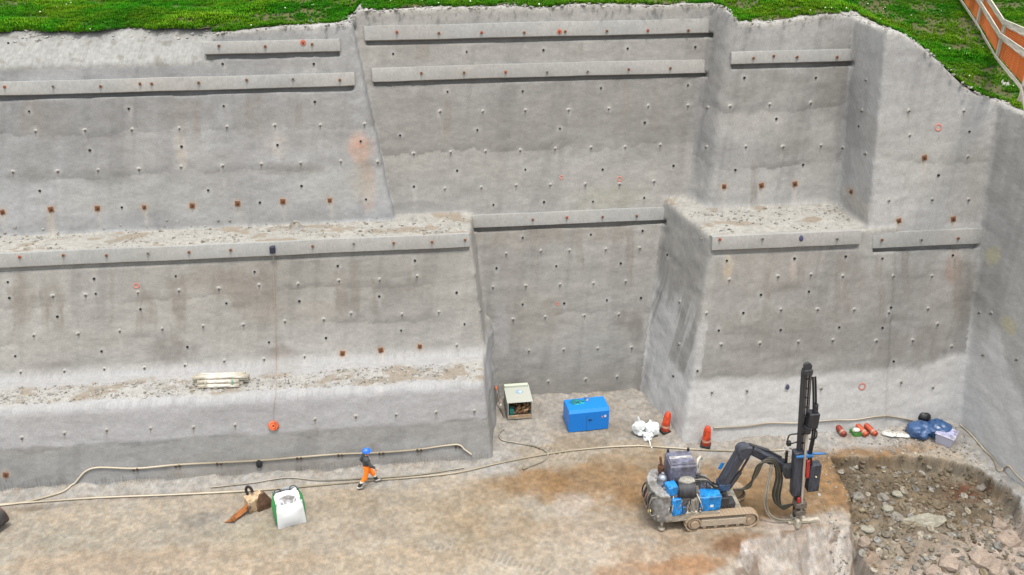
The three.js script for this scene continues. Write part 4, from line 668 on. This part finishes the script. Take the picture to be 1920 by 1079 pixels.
// ---- grey tool box with open front
{
  const p0 = ground(951, 787), p1 = ground(998, 787), w = 1.02, D = 1.25, H = .78, c = p0.clone().lerp(p1, .5); c.z -= D / 2;
  const B = thing('tool_box', 'light grey steel tool box with open front full of bits in the recess', 'box', c, .02), g = mat('#9fa29b', .65, 0, { map: null }), tk = .04;
  mesh('floor_plate', rbox(w, tk, D, .01, V(0, .05, 0)), g, B); mesh('side_wall', rbox(tk, H, D, .01, V(-w / 2 + tk / 2, H / 2 + .03, 0)), g, B); mesh('side_wall', rbox(tk, H, D, .01, V(w / 2 - tk / 2, H / 2 + .03, 0)), g, B);
  mesh('back_wall', rbox(w - .09, H, tk, .01, V(0, H / 2 + .03, -D / 2 + .02)), g, B); mesh('roof', rbox(w + .04, tk, D * .98, .012, V(0, H + .052, -.01), [.0, 0, 0]), g, B);
  mesh('hinge_strip', rbox(w - .02, .1, .16, .015, V(-.02, H + .12, -D / 2 + .08)), mat('#b0b7a9', .6, 0, { map: null }), B); mesh('front_lip', rbox(w - .1, .16, tk, .01, V(0, .13, D / 2 - .02)), mat('#b69b80', .8), B);
  const blue = mesh('lid_emblem', new THREE.CylinderGeometry(.12, .12, .012, 20).scale(1.2, 1, 1).translate(.06, H + .08, -.12), mat('#8fb2d8', .5), B); mesh('emblem_dot', new THREE.CylinderGeometry(.06, .07, .02, 16).translate(.1, H + .095, -.1), mat('#cfe0ee', .5), blue);
  mesh('shelf_liner', rbox(w - .1, .3, .06, .01, V(0, .36, -.1)), mat('#5b4636', .9), B);
  seed = 77; for (let i = 0; i < 16; i++) { const t = rr(-.22, .42), m = mesh('drill_bit', merge([new THREE.CylinderGeometry(.05, .06, .18, 10), new THREE.ConeGeometry(.06, .08, 10).translate(0, .12, 0)]).rotateX(rr(.6, 1.6)).rotateY(rr(0, 3)).translate(t, rr(.14, .5), rr(.1, .5)), mat(['#a7825e', '#8a684a', '#c4a27c', '#75563d'][i % 4], .8), B); }
  mesh('oil_can', merge([rbox(.2, .3, .2, .04, V(-.33, .3, .42)), new THREE.CylinderGeometry(.03, .03, .08, 10).translate(-.36, .48, .42)]), mat('#1f7d7c', .5), B);
}
// ---- blue compressor
{
  const a = ground(1064, 811), b = ground(1140, 806), c = a.clone().lerp(b, .5); c.z -= .52;
  const K = thing('compressor', 'bright blue metal compressor housing standing in the recess', 'compressor', c, .06), bl_ = mat('#0b74cc', .4, 0, { map: null }), w = 1.66;
  const sh = new THREE.Shape([[-.5, .06], [.5, .06], [.5, .80], [.42, .92], [-.42, 1.0], [-.5, .9]].map(q => new THREE.Vector2(...q)));
  mesh('housing', new THREE.ExtrudeGeometry(sh, { depth: w - .1, bevelEnabled: true, bevelSize: .03, bevelThickness: .05, bevelSegments: 3 }).translate(0, 0, -w / 2 + .05).rotateY(-Math.PI / 2).rotateY(Math.PI), bl_, K);
  mesh('skid', rbox(w - .1, .08, .9, .02, V(0, .05, 0)), mat('#20242c', .8), K);
  mesh('exhaust', merge([new THREE.CylinderGeometry(.05, .05, .2, 12).translate(.05, 1.02, -.25), new THREE.CylinderGeometry(.075, .06, .06, 12).translate(.05, 1.13, -.25), rbox(.12, .06, .3, .02, V(.08, 1.0, -.3))]), mat('#b9bfcc', .45, .5), K);
  mesh('sticker', rbox(.16, .012, .18, .004, V(.6, .981, .16), [.095, 0, 0]), mat('#e9f2f4', .6), K); mesh('sticker', rbox(.1, .012, .08, .004, V(.5, .976, .22), [.095, 0, 0]), mat('#dbeaf0', .6), K);
  mesh('sticker', rbox(.09, .1, .012, .004, V(.66, .66, .533)), mat('#dff0f4', .6), K); mesh('sticker', rbox(.06, .08, .012, .004, V(.54, .64, .533)), mat('#d79aa0', .6), K);
  mesh('door_seam', rbox(.014, .62, .012, .003, V(-.1, .42, .529)), mat('#0a4f92', .6), K); mesh('door_handle', rbox(.14, .05, .03, .01, V(.05, .55, .54)), mat('#15171c', .5), K);
  mesh('lifting_eye', new THREE.TorusGeometry(.05, .014, 6, 14).translate(-.35, 1.02, -.05), mat('#20242c', .6), K);
  { const q = new THREE.Shape(); for (let i = 0; i < 26; i++) { const a = i / 26 * 6.283, r = .17 + .09 * n3(i * .9, 3, 3); q[i ? 'lineTo' : 'moveTo'](Math.cos(a) * r * 1.7, Math.sin(a) * r); } mesh('painted_reflection', new THREE.ExtrudeGeometry(q, { depth: .004, bevelEnabled: false }).rotateX(-Math.PI / 2 + .095).translate(-.36, 1.008, -.12), mat('#168c9e', .5), K); }  // teal reflection on the housing top, painted on as a flat ragged blob
}
// ---- leaning drill rod in the recess
{
  const foot = ground(945, 783), top = hitWall(926, 722).add(V(.06, 0, .05)); const D = thing('drill_rod', 'slim rusty drill rod leaning in the recess corner by the tool box', 'rod');
  mesh('rod', cyl(foot, top, .03, .03, 10), mat('#8c7d76', .6, .4), D); mesh('coupling', cyl(foot.clone().lerp(top, .35), foot.clone().lerp(top, .42), .045), mat('#d8cfc6', .6), D); mesh('coupling', cyl(foot.clone().lerp(top, .86), foot.clone().lerp(top, .98), .05), mat('#c76a44', .7), D);
}
// ---- crumpled white plastic
{
  const p = ground(1210, 815), B = thing('plastic_sheet', 'crumpled white plastic sheet heaped on the floor by the projecting block', 'plastic', p, 0), m = new THREE.MeshStandardMaterial({ color: '#c3c8ca', roughness: .5, side: THREE.DoubleSide });
  const lump = (x, y, z, r, sx, sy, sz, sd) => { const g = new THREE.IcosahedronGeometry(r, 5), q = g.attributes.position; for (let i = 0; i < q.count; i++) { const a = q.getX(i), b = q.getY(i), c = q.getZ(i), k = .85 + .6 * n3(a * 4.5 + sd, b * 4.5, c * 4.5) + .3 * Math.abs(n3(a * 9, b * 9 + sd, c * 9)); q.setXYZ(i, a * k * sx, Math.max(-.02, b * k * sy + r * .4), c * k * sz); } g.computeVertexNormals(); return g.translate(x, y, z); };
  mesh('fold', lump(-.22, .1, -.05, .3, .9, 1.1, .9, 2), m, B); mesh('fold', lump(.22, .08, 0, .3, .9, 1.0, .9, 7), m, B); mesh('fold', lump(.03, 0, .25, .24, .9, .7, 1, 12), m, B); mesh('peak', jitter(new THREE.ConeGeometry(.13, .5, 9, 5), .5, 7).rotateZ(.25).translate(-.28, .62, -.1), m, B);
  mesh('loose_strip', tube([V(.02, .1, .4), V(.04, .06, .6), V(.02, .03, .8), V(.06, .03, .95)], .03, 20, 5), m, B);
}
// ---- orange markers
for (const [x, y, l] of [[1245, 806, 'orange and white traffic marker on the corner of the projecting block by the plastic'], [1322, 832, 'orange and white traffic marker below the front of the projecting block']]) {
  const p = ground(x, y), M = thing('traffic_marker', l, 'traffic marker', p.add(V(0, 0, .1)), rr(0, 2), 'traffic markers'); if (x < 1300) M.rotation.set(0, .4, -.12);
  mesh('base', rbox(.4, .06, .4, .02, V(0, .03, 0)), mat('#2b2a2d', .8), M);
  const prof = [[.17, .05], [.165, .3], [.15, .55], [.135, .74], [.1, .86], [.05, .92], [0, .93]].map(q => new THREE.Vector2(...q)); mesh('cone', new THREE.LatheGeometry(prof, 20), mat('#d24a26', .6), M);
  mesh('white_band', new THREE.LatheGeometry([[.172, .2], [.17, .32]].map(q => new THREE.Vector2(...q)), 20), mat('#d8a090', .6), M);
}
// ---- bits by the far corner
{
  const can = (x, y, turn, c, label, h = .5, lay = 1.35) => { const p = ground(x, y); const C = thing('gas_bottle', label, 'bottle', p.add(V(0, .12, -.2)), turn); const prof = [[0, 0], [.1, .01], [.12, .06], [.12, h - .12], [.07, h - .02], [.035, h], [.035, h + .05], [0, h + .05]].map(q => new THREE.Vector2(...q)); mesh('cylinder', new THREE.LatheGeometry(prof, 16).rotateX(-lay), mat(c, .45), C); mesh('valve', new THREE.CylinderGeometry(.03, .03, .08, 10).translate(0, h + .09, 0).rotateX(-lay), mat('#d8d2cc', .5), C); mesh('label_band', new THREE.LatheGeometry([[.1225, .14], [.1225, .24]].map(q => new THREE.Vector2(...q)), 16).rotateX(-lay), mat('#b98e7c', .6), C); };
  can(1588, 828, .25, '#8a3626', 'dark red gas bottle lying apart at the foot of the wall', .74); can(1630, 828, .35, '#b5502e', 'orange gas bottle lying beside the green crate', .8); can(1647, 827, .4, '#ad4628', 'orange gas bottle lying beside the flattened white sacks', .8);
  const p = ground(1607, 818), B = thing('green_crate', 'low green plastic crate with white sack between the gas bottles', 'crate', p.add(V(0, 0, -.1)), .1); const gm = mat('#4f9440', .6);
  mesh('crate_floor', rbox(.36, .02, .3, .006, V(0, .02, 0)), gm, B); for (const [w, d, x, z] of [[.38, .03, 0, .15], [.38, .03, 0, -.15], [.03, .27, .175, 0], [.03, .27, -.175, 0]]) mesh('crate_side', rbox(w, .18, d, .008, V(x, .1, z)), gm, B);
  mesh('sack', jitter(new THREE.SphereGeometry(.15, 12, 8).scale(1, .6, .9), .3, 6).translate(0, .2, -.02), mat('#d7dbd6', .7), B);
  for (const [x, y, l, s] of [[1668, 815, 'flattened white sack beside the orange gas bottles', 1], [1690, 817, 'flattened white sack beside the blue bags', 1.2]]) { const q = ground(x, y), m = mesh('empty_sack', jitter(new THREE.SphereGeometry(.28 * s, 16, 10).scale(1.2, .2, .7), .3, 5, x).translate(0, .04, 0), mat('#c9ccca', .7)); m.position.copy(q); tag(m, l, 'sack'); }
  const bag = (x, y, r, c, l, sd) => { const q = ground(x, y), g = new THREE.IcosahedronGeometry(r, 4), t = g.attributes.position; for (let i = 0; i < t.count; i++) { const a = t.getX(i), b = t.getY(i), d = t.getZ(i), k = 1 + .22 * n3(a * 5 + sd, b * 5, d * 5) + .12 * Math.abs(n3(a * 12, b * 12 + sd, d * 12)); t.setXYZ(i, a * k * 1.15, Math.max(-.06, b * k * .75 + r * .55), d * k); } g.computeVertexNormals(); const B2 = thing('rubbish_bag', l, 'bag', q, 0, 'blue rubbish bags'); mesh('sack', g, mat(c, .35, 0, { map: null }), B2); mesh('knot', jitter(new THREE.ConeGeometry(.08, .18, 8, 3), .3, 9, sd).translate(.02, r * 1.45, 0), mat(c, .4, 0, { map: null }), B2); };
  bag(1722, 815, .42, '#33507a', 'blue plastic rubbish bag beside the flattened white sacks', 2); bag(1758, 815, .46, '#274872', 'blue plastic rubbish bag between the other bag and the plastic tub', 8); 
  { const q = ground(1724, 792).add(V(.1, .0, .1)), m = mesh('black_bag', jitter(new THREE.SphereGeometry(.24, 14, 10).scale(1, 1.1, .8), .35, 6, 4).translate(0, .5, 0), mat('#16181f', .5, 0, { map: null })); m.position.copy(q); m.position.y -= .2; tag(m, 'small black bag behind the blue rubbish bags against the wall', 'bag'); }
  const t = ground(1780, 838).add(V(0, 0, -.3)), T = thing('plastic_tub', 'pale translucent plastic tub with lid by the corner of the pit', 'tub', t, .75), tm = new THREE.MeshPhysicalMaterial({ color: '#c9cbe0', roughness: .35, transmission: .35, thickness: 0 });
  const tub = new THREE.CylinderGeometry(.48, .40, .42, 4, 1).rotateY(Math.PI / 4).translate(0, .22, 0).toNonIndexed(); tub.computeVertexNormals(); mesh('tub_body', tub, tm, T); mesh('lid', rbox(.74, .05, .74, .02, V(0, .45, 0)), mat('#b9bbd6', .45), T); mesh('lid_recess', rbox(.56, .02, .56, .01, V(0, .48, 0)), mat('#a9acd0', .5), T);
}
// ---- larger rocks in the hole, each its own
{
  seed = 313; const tones = ['#97928a', '#a9a597', '#8d8273', '#786f61', '#a8988b'];
  for (const [x, y, r, t] of [[1607, 933, .19, 0], [1657, 938, .2, 0], [1680, 928, .17, 1], [1662, 957, .16, 1], [1683, 972, .17, 0], [1672, 983, .2, 2], [1628, 993, .18, 1], [1738, 978, .3, 1], [1644, 965, .14, 3], [1700, 950, .13, 2], [1620, 1020, .22, 4], [1780, 1062, .3, 4], [1840, 1052, .32, 4], [1873, 985, .2, 4], [1815, 950, .13, 3], [1845, 915, .17, 0], [1872, 918, .18, 0], [1890, 1015, .3, 4], [1750, 1075, .25, 4], [1700, 1030, .16, 2], [1770, 1000, .15, 2], [1860, 1070, .3, 4]]) {
    let p = onY(x, y, -.5); for (let i = 0; i < 6; i++) p = onY(x, y, floorH(p.x, p.z));
    const g = jitter(new THREE.IcosahedronGeometry(r, r > .2 ? 1 : 2), .75, 1.1 / r, x * .37); g.scale(x === 1738 ? 1.9 : 1.15, .75, .9); g.rotateY(rr(-.5, .5)); g.computeVertexNormals();
    const m = mesh('rock', g, mat(tones[t], .95, 0, { map: soilMap, bumpMap: soilBump, bumpScale: .02 })); m.position.copy(p); m.position.y += r * .2; const look = ['light grey', 'cream white', 'sandy brown', 'dark brownish grey', 'pale pinkish'][t], size = r > .24 ? 'big' : r > .165 ? 'medium' : 'small', spot = x > 1835 && y < 990 ? 'below the side return wall' : x < 1635 ? 'against the pale rock slab' : y < 945 ? 'on the brown soil below the cut edge' : y < 990 ? 'beside the long flat rock' : y < 1040 ? 'on the open rubble in front of the long flat rock' : 'at the open end of the hole';
    tag(m, x === 1738 ? 'long flat cream rock lying in the middle of the dug hole' : `${size} ${look} rock ${spot}`, 'rock', 'rocks in the dug hole');
  }
}
// ------------------------------------------------------------------ crawler drill rig
{
  const c = V(9.8, 0, -23.9); c.y = floorH(9.8, -23.3) - .01;
  const R = thing('drill_rig', 'blue and grey crawler drill rig with tall upright mast standing on the earth', 'drill rig', c, 0);
  const mud = mat('#b7a28b', .95, 0, { map: soilMap }), grey = mat('#8b8b8d', .6), dk = mat('#34363d', .6), lilac = mat('#696b80', .5), blue = mat('#1c86d8', .42), steel = mat('#9a9895', .45, .5), black = mat('#17181b', .5, 0, { map: null }), dusty = mat('#a49d92', .85), navy = mat('#3d424f', .6), red = mat('#b3302f', .5), paleM = mat('#c9c6bf', .7);
  const Lh = 1.28, r = .31, W = .34;
  for (const sz of [1, -1]) {
    const T = new THREE.Group(); T.name = 'track'; T.position.set(-.03, r + .02, sz * .66); R.add(T);
    const path = (t) => { const s = Lh - r, P = 4 * s + 2 * Math.PI * r; let d = ((t % 1) + 1) % 1 * P; if (d < 2 * s) return [-s + d, r, 0]; d -= 2 * s; if (d < Math.PI * r) { const a = d / r; return [s + Math.sin(a) * r, Math.cos(a) * r, -a]; } d -= Math.PI * r; if (d < 2 * s) return [s - d, -r, -Math.PI]; d -= 2 * s; const a = d / r; return [-s - Math.sin(a) * r, -Math.cos(a) * r, -Math.PI - a]; };
    const shoes = []; for (let i = 0; i < 46; i++) { const [x, y, a] = path(i / 46); shoes.push(strip(merge([rbox(.125, .035, W, .008), rbox(.02, .03, W, .004, V(0, .025, 0))]).rotateZ(a).translate(x, y, 0))); }
    tag(mesh('track_shoes', mergeGeometries(shoes), mud, T), null, null, null, 'stuff');
    mesh('track_frame', rbox(1.62, .3, .2, .03, V(0.06, 0, sz * .05)), mat('#c4b5a2', .95, 0, { map: soilMap }), T);
    mesh('drive_sprocket', merge([new THREE.CylinderGeometry(.25, .25, .16, 24).rotateX(Math.PI / 2), new THREE.CylinderGeometry(.14, .14, .1, 18).rotateX(Math.PI / 2).translate(0, 0, sz * .12), new THREE.TorusGeometry(.2, .03, 6, 24).translate(0, 0, sz * .08)]).translate(-Lh + r, 0, sz * .04), mud, T);
    mesh('idler_wheel', merge([new THREE.CylinderGeometry(.25, .25, .16, 24).rotateX(Math.PI / 2), new THREE.CylinderGeometry(.08, .08, .08, 14).rotateX(Math.PI / 2).translate(0, 0, sz * .1)]).translate(Lh - r, 0, sz * .04), mud, T);
    for (let i = 0; i < 4; i++) mesh('roller', new THREE.CylinderGeometry(.07, .07, .24, 12).rotateX(Math.PI / 2).translate(-.6 + i * .4, -.19, 0), mud, T);
  }
  mesh('hose_manifold', merge([rbox(.5, .4, .5, .04, V(.0, .95, .28)), cyl(V(-.1, 1.15, .35), V(-.1, 1.35, .35), .05), cyl(V(.08, 1.15, .42), V(.08, 1.3, .42), .05), rbox(.3, .2, .4, .03, V(.36, .78, .3))]), dk, R);
  mesh('chassis', merge([rbox(1.5, .3, 1.05, .04, V(0, .5, 0)), rbox(.7, .2, .7, .04, V(-.1, .72, 0))]), dusty, R);
  mesh('deck', rbox(2.5, .12, 1.45, .03, V(-1.35, .7, 0)), dusty, R);
  mesh('rear_housing', (() => { const s = new THREE.Shape(); s.moveTo(-.25, -.72); s.quadraticCurveTo(-.62, -.55, -.6, 0); s.quadraticCurveTo(-.62, .55, -.25, .72); s.lineTo(0, .72); s.lineTo(0, -.72); return new THREE.ExtrudeGeometry(s, { depth: 1.0, bevelEnabled: true, bevelSize: .04, bevelThickness: .04, bevelSegments: 2 }).rotateX(-Math.PI / 2).translate(-2.2, .5, 0); })(), grey, R);
  mesh('engine_hood', merge([rbox(1.06, .95, .85, .06, V(-1.5, 1.72, -.3)), rbox(.96, .06, .7, .02, V(-1.5, 2.21, -.33))]), lilac, R);
  for (const x of [-1.92, -1.1]) mesh('lamp', merge([rbox(.09, .12, .08, .02, V(x, 2.29, -.66)), cyl(V(x, 2.2, -.66), V(x, 2.26, -.66), .02)]), black, R);
  mesh('hood_panel', rbox(.92, .05, .45, .02, V(-1.5, 2.205, -.5), [-.1, 0, 0]), mat('#b9b9bf', .6), R);
  mesh('air_filter', merge([cyl(V(-1.78, 1.5, .42), V(-1.12, 1.5, .42), .27, .27, 20), cyl(V(-1.82, 1.5, .42), V(-1.78, 1.5, .42), .2, .2, 20)]), dk, R);
  mesh('filter_cover', new THREE.SphereGeometry(.3, 18, 8, 0, 6.3, 0, 1.2).scale(1.2, .55, .8).translate(-1.38, 1.68, .25), mat('#96958f', .8), R);
  mesh('engine_block', merge([rbox(1.3, .8, 1.2, .05, V(-1.55, 1.1, -.02)), rbox(.7, .5, .8, .05, V(-.65, 1.05, -.1))]), mat('#77757a', .75), R);
  mesh('exhaust_stack', merge([cyl(V(-2.25, 1.2, -.35), V(-2.25, 1.95, -.35), .09), cyl(V(-2.25, 1.95, -.35), V(-2.3, 2.25, -.4), .05), cyl(V(-2.25, 1.75, -.35), V(-2.25, 1.92, -.35), .13)]), mat('#6e4c3a', .7, .3), R);
  mesh('coolant_tank', merge([cyl(V(-2.3, 1.25, .05), V(-2.3, 1.72, .05), .17, .17, 18), new THREE.SphereGeometry(.17, 16, 6, 0, 6.3, 0, 1.57).translate(-2.3, 1.72, .05), cyl(V(-2.3, 1.85, .05), V(-2.3, 1.95, .05), .06)]), mat('#aab4c8', .3, .6), R);
  mesh('blue_cover', rbox(.42, .34, .4, .05, V(-2.05, 1.6, .42), [0, .2, 0]), blue, R); mesh('blue_cover', rbox(.4, .62, .16, .04, V(-1.85, 1.05, .68), [-.1, 0, .1]), blue, R); mesh('blue_cover', rbox(.24, .2, .3, .04, V(-.78, 1.62, -.5)), mat('#6fa6c8', .6), R); mesh('blue_cover', rbox(.16, .3, .1, .03, V(-1.55, .9, .7)), mat('#2a5f96', .5), R);
  const bb = mesh('valve_box', rbox(.82, .58, .5, .05, V(-.5, 1.03, .42)), blue, R); mesh('emblem', rbox(.12, .1, .012, .004, V(-.42, .98, .676)), mat('#dff0fa', .5), bb); mesh('lid', rbox(.8, .05, .46, .02, V(-.5, 1.34, .42)), mat('#6f9bb8', .7), bb);
  for (let i = 0; i < 5; i++) mesh('lever', merge([cyl(V(-.8 + i * .13, 1.34, .22), V(-.8 + i * .13, 1.52, .18), .015), new THREE.SphereGeometry(.03, 8, 6).translate(-.8 + i * .13, 1.53, .18)]), i % 2 ? blue : black, R);
  mesh('control_panel', rbox(.35, .5, .5, .04, V(-.85, 1.5, -.35)), grey, R); mesh('fuel_tank', rbox(.6, .5, .5, .06, V(-.55, 1.0, -.42)), grey, R);
  mesh('hose_reel', merge([new THREE.TorusGeometry(.2, .05, 8, 20), new THREE.CylinderGeometry(.14, .14, .12, 16).rotateX(Math.PI / 2)]).rotateY(.7).translate(-.72, 1.95, -.35), paleM, R);
  mesh('side_panel', rbox(1.3, .34, .1, .03, V(-1.62, .62, .7), [0, 0, .02]), dusty, R); mesh('side_panel', rbox(.34, .6, .5, .04, V(-1.12, .98, .45)), mat('#8d8983', .8), R); mesh('side_panel', rbox(.5, .7, .08, .03, V(-2.2, .95, .62), [-.1, -.25, 0]), mat('#9a958e', .8), R);
  seed = 66; for (let i = 0; i < 12; i++) { const a = V(rr(-2.3, -1), rr(1.0, 1.5), rr(.45, .62)), b = V(a.x + rr(-.4, .4), rr(.7, .95), rr(.62, .75)); mesh('hydraulic_hose', tube([a, a.clone().lerp(b, .4).add(V(0, .05, .12)), b], .022, 14, 6), [black, mat('#8a8680', .7), paleM][i % 3], R); }
  for (let i = 0; i < 6; i++) mesh('fitting', merge([cyl(V(-2.5 + i * .04, 1.35 + .05 * (i % 2), -.4 + i * .16), V(-2.5 + i * .04, 1.5 + .06 * (i % 3), -.4 + i * .16), .04), rbox(.1, .08, .1, .02, V(-2.5 + i * .04, 1.38, -.4 + i * .16))]), i % 2 ? steel : dk, R);
  mesh('rear_manifold', rbox(.3, .6, 1.0, .04, V(-2.45, 1.05, .05)), mat('#6f6c6c', .6), R);
  seed = 88; for (let i = 0; i < 11; i++) { const z = -.4 + i * .1, y = rr(1.0, 1.4); mesh('hydraulic_hose', tube([V(-2.45, y, z), V(-2.8, y + .12, z + rr(-.05, .05)), V(-2.92, y - .2, z), V(-2.75 - rr(0, .08), .72, z + rr(-.1, .1)), V(-2.4, .8, z * .9)], .028, 24, 6), [black, mat('#7d7a76', .7), mat('#a06a5c', .7)][i % 3], R); }
  for (let i = 0; i < 7; i++) { const x = -1.9 + i * .17; mesh('fitting', merge([cyl(V(x, .76, .62), V(x, .76 + rr(.15, .35), .68), .035), new THREE.SphereGeometry(.05, 8, 6).translate(x, .8, .7)]), i % 2 ? paleM : steel, R); }
  mesh('rear_jack', merge([cyl(V(-2.35, .12, .62), V(-2.35, .75, .62), .06), new THREE.CylinderGeometry(.12, .14, .05, 14).translate(-2.35, .12, .62)]), dusty, R);
  mesh('work_lamp', new THREE.SphereGeometry(.07, 10, 8).translate(-2.88, .85, .55), mat('#e3d6a0', .4), R);
  for (let i = 0; i < 5; i++) mesh('hydraulic_hose', tube([V(-1.0, 1.7 - i * .05, -.1 + i * .08), V(-.55, 1.62, .02 + i * .06), V(-.2, 1.35, .0 + i * .07), V(.15, 1.3, .05 + i * .05)], .026, 24, 6), i === 2 ? mat('#8d8a84', .7) : black, R);
  // boom
  mesh('swing_bracket', merge([cyl(V(.1, .7, .05), V(.1, 1.35, .05), .2, .17, 16), rbox(.4, .3, .42, .04, V(.12, 1.4, .08))]), mat('#39557c', .55), R);
  const e0 = V(.08, 1.45, .1), e1 = V(.62, 2.85, .1), e2 = V(.95, 2.9, .12), e3 = V(2.02, 2.3, .32);
  mesh('boom', merge([beamBar(e0, e1, .34, .36, .05), new THREE.CylinderGeometry(.23, .23, .4, 18).rotateX(Math.PI / 2).translate(.66, 2.84, .1)]), navy, R);
  mesh('boom_arm', merge([beamBar(V(.6, 2.88, .1), e2, .36, .3, .05), beamBar(e2, e3, .34, .28, .05)]), navy, R);
  mesh('boom_cylinder', merge([cyl(V(.3, 1.35, .22), V(.62, 2.0, .2), .075), cyl(V(.62, 2.0, .2), V(.86, 2.6, .18), .04)]), dk, R); mesh('boom_cylinder', merge([cyl(V(.86, 3.08, .1), V(1.5, 2.86, .2), .06), cyl(V(1.5, 2.86, .2), V(1.98, 2.6, .3), .035)]), dk, R);
  mesh('boom_badge', rbox(.14, .28, .02, .01, V(.02, 2.1, -.06), [0, 0, -.37]), blue, R);
  mesh('tilt_head', merge([new THREE.CylinderGeometry(.16, .16, .5, 16).rotateX(Math.PI / 2).translate(2.08, 2.28, .4), rbox(.34, .5, .3, .05, V(2.22, 2.2, .55))]), dk, R);
  mesh('tilt_lever', cyl(V(2.12, 2.4, .4), V(2.1, 2.9, .36), .05), black, R);
  // mast: everything along the leaning line from its foot to its top
  const mf = V(2.79, -.02, .7), mt = V(2.1, 6.7, .7), md = mt.clone().sub(mf).normalize(), at = (h, dx = 0, dz = 0) => mf.clone().addScaledVector(md, h).add(V(dx, dx * .1, dz));
  mesh('mast_rail', beamBar(at(.25, -.13, 0), at(6.45, -.13, 0), .1, .16, .015), dk, R); mesh('mast_rail', beamBar(at(.25, .1, 0), at(6.3, .1, 0), .07, .14, .015), mat('#6c6d73', .5, .4), R);
  mesh('mast_back', beamBar(at(.3, -.02, -.08), at(6.4, -.02, -.08), .16, .04, .008), mat('#8f9096', .5, .4), R);
  for (let i = 0; i < 16; i++) mesh('mast_rung', beamBar(at(.6 + i * .37, -.13, .05), at(.6 + i * .37, .11, .05), .03, .05, .006), black, R);
  mesh('mast_top', merge([new THREE.CylinderGeometry(.13, .13, .12, 16).rotateX(Math.PI / 2).translate(...at(6.62).toArray()), rbox(.3, .2, .24, .03, at(6.42))]), dk, R);
  for (const dx of [.22, .3]) mesh('mast_hose', tube([at(6.2, dx - .05, .06), at(5.4, dx, .1), at(4.6, dx + .03, .12), at(3.9, dx + .03, .14), at(3.1, dx - .04, .14), at(2.5, dx, .16)], .035, 50, 6), black, R);
  mesh('drill_head', merge([rbox(.36, .6, .34, .04, at(4.55, .22, .1)), cyl(at(4.8, .3, .12), at(5.15, .3, .12), .09), cyl(at(4.1, .05, .2), at(4.35, .05, .2), .11)]), mat('#2b2d36', .5), R);
  mesh('drill_pipe', cyl(at(.1, .02, .2), at(4.2, .02, .2), .045, .045, 12), mat('#c3bdb6', .5, .4), R);
  mesh('mast_guard', merge([tube([at(3.95, -.2, 0), at(3.95, -.48, .02), at(3.6, -.5, .02), at(3.6, -.2, 0)], .025, 20, 6), rbox(.14, .16, .14, .02, at(3.6, -.48, 0))]), black, R); mesh('mast_guard', merge([tube([at(4.0, .2, 0), at(4.0, .42, .02), at(3.65, .42, .02), at(3.65, .2, 0)], .022, 20, 6)]), black, R);
  mesh('clamp_collar', merge([rbox(.6, .1, .3, .03, at(3.1, .02, .08)), cyl(at(3.1, .25, .1), at(3.05, .75, .14), .04)]), mat('#2a74b8', .5), R);
  mesh('carriage', rbox(.36, 1.9, .3, .04, V(0, 0, 0), [0, 0, .1]).translate(...at(2.3, -.14, .02).toArray()), navy, R);
  mesh('side_cabinet', rbox(.4, 1.15, .3, .03, V(0, 0, 0), [0, 0, .06]).translate(...at(2.05, .42, .05).toArray()), navy, R); mesh('cabinet_light', new THREE.SphereGeometry(.03, 8, 6).translate(...at(2.15, .45, .22).toArray()), mat('#e8e2c0', .4), R);
  mesh('red_bracket', rbox(.12, .75, .12, .03, V(0, 0, 0), [0, 0, .1]).translate(...at(2.55, .14, .2).toArray()), red, R); mesh('rod_clamp', merge([rbox(.4, .22, .36, .03, at(.95, 0, .08)), rbox(.36, .2, .34, .03, at(.6, 0, .08))]), mat('#6e6660', .7), R); mesh('red_bracket', rbox(.1, .2, .1, .02, at(1.2, -.1, .2)), red, R);
  mesh('mast_foot', merge([rbox(1.15, .1, .18, .02, V(2.95, .1, .78)), rbox(.16, .3, .5, .02, V(2.66, .14, .8)), rbox(.14, .5, .14, .02, V(2.72, .3, .72)), rbox(.5, .08, .4, .02, V(2.85, .05, .62))]), mat('#bdb6aa', .9), R);
  for (let i = 0; i < 5; i++) { const o = i * .05; mesh('hydraulic_hose', tube([V(.55 + o, 1.3, .3), V(.95, 1.45 + o, .4), V(1.02 + o * .6, 2.0, .42), V(1.15 + o, 2.5 + o, .45), V(1.6, 2.55 + o, .5), V(1.78 + o, 2.0, .55), V(1.75 + o * 1.4, 1.2 - o, .6), V(2.0 + o, .75 - o, .62), V(2.5, .8, .68)], .032, 60, 7), i % 2 ? mat('#5f5d55', .7) : mat('#33342f', .6), R); }
  for (let i = 0; i < 2; i++) mesh('hydraulic_hose', tube([V(1.55 + i * .08, 2.5, .5), V(1.5 + i * .06, 1.6, .56), V(1.5 + i * .08, .8, .62), V(1.8, .25 + i * .08, .7), V(2.3, .12 + i * .05, .78), V(2.6, .25, .78)], .03, 50, 7), mat('#9a958a', .7), R);
  mesh('hydraulic_hose', tube([V(1.5, 2.55, .2), V(1.65, 2.2, .1), V(1.9, 2.15, .05), V(2.05, 2.5, .25)], .02, 30, 6), mat('#77756e', .7), R);
  // the superstructure sits tight over the tracks and stands tall
  for (const o of R.children) {
    if (!o.isMesh || /boom|mast|swing|tilt|track|chassis/.test(o.name)) continue;
    o.geometry.computeBoundingBox(); if (o.geometry.boundingBox.max.x > .4) continue;
    const q = o.geometry.attributes.position; for (let i = 0; i < q.count; i++) { const x = q.getX(i), y = q.getY(i); q.setX(i, x < -.4 ? -.4 + (x + .4) * .88 : x); if (y > .8) q.setY(i, .8 + (y - .8) * 1.1); } o.geometry.computeBoundingSphere();
  }
}
renderer.render(scene, camera);
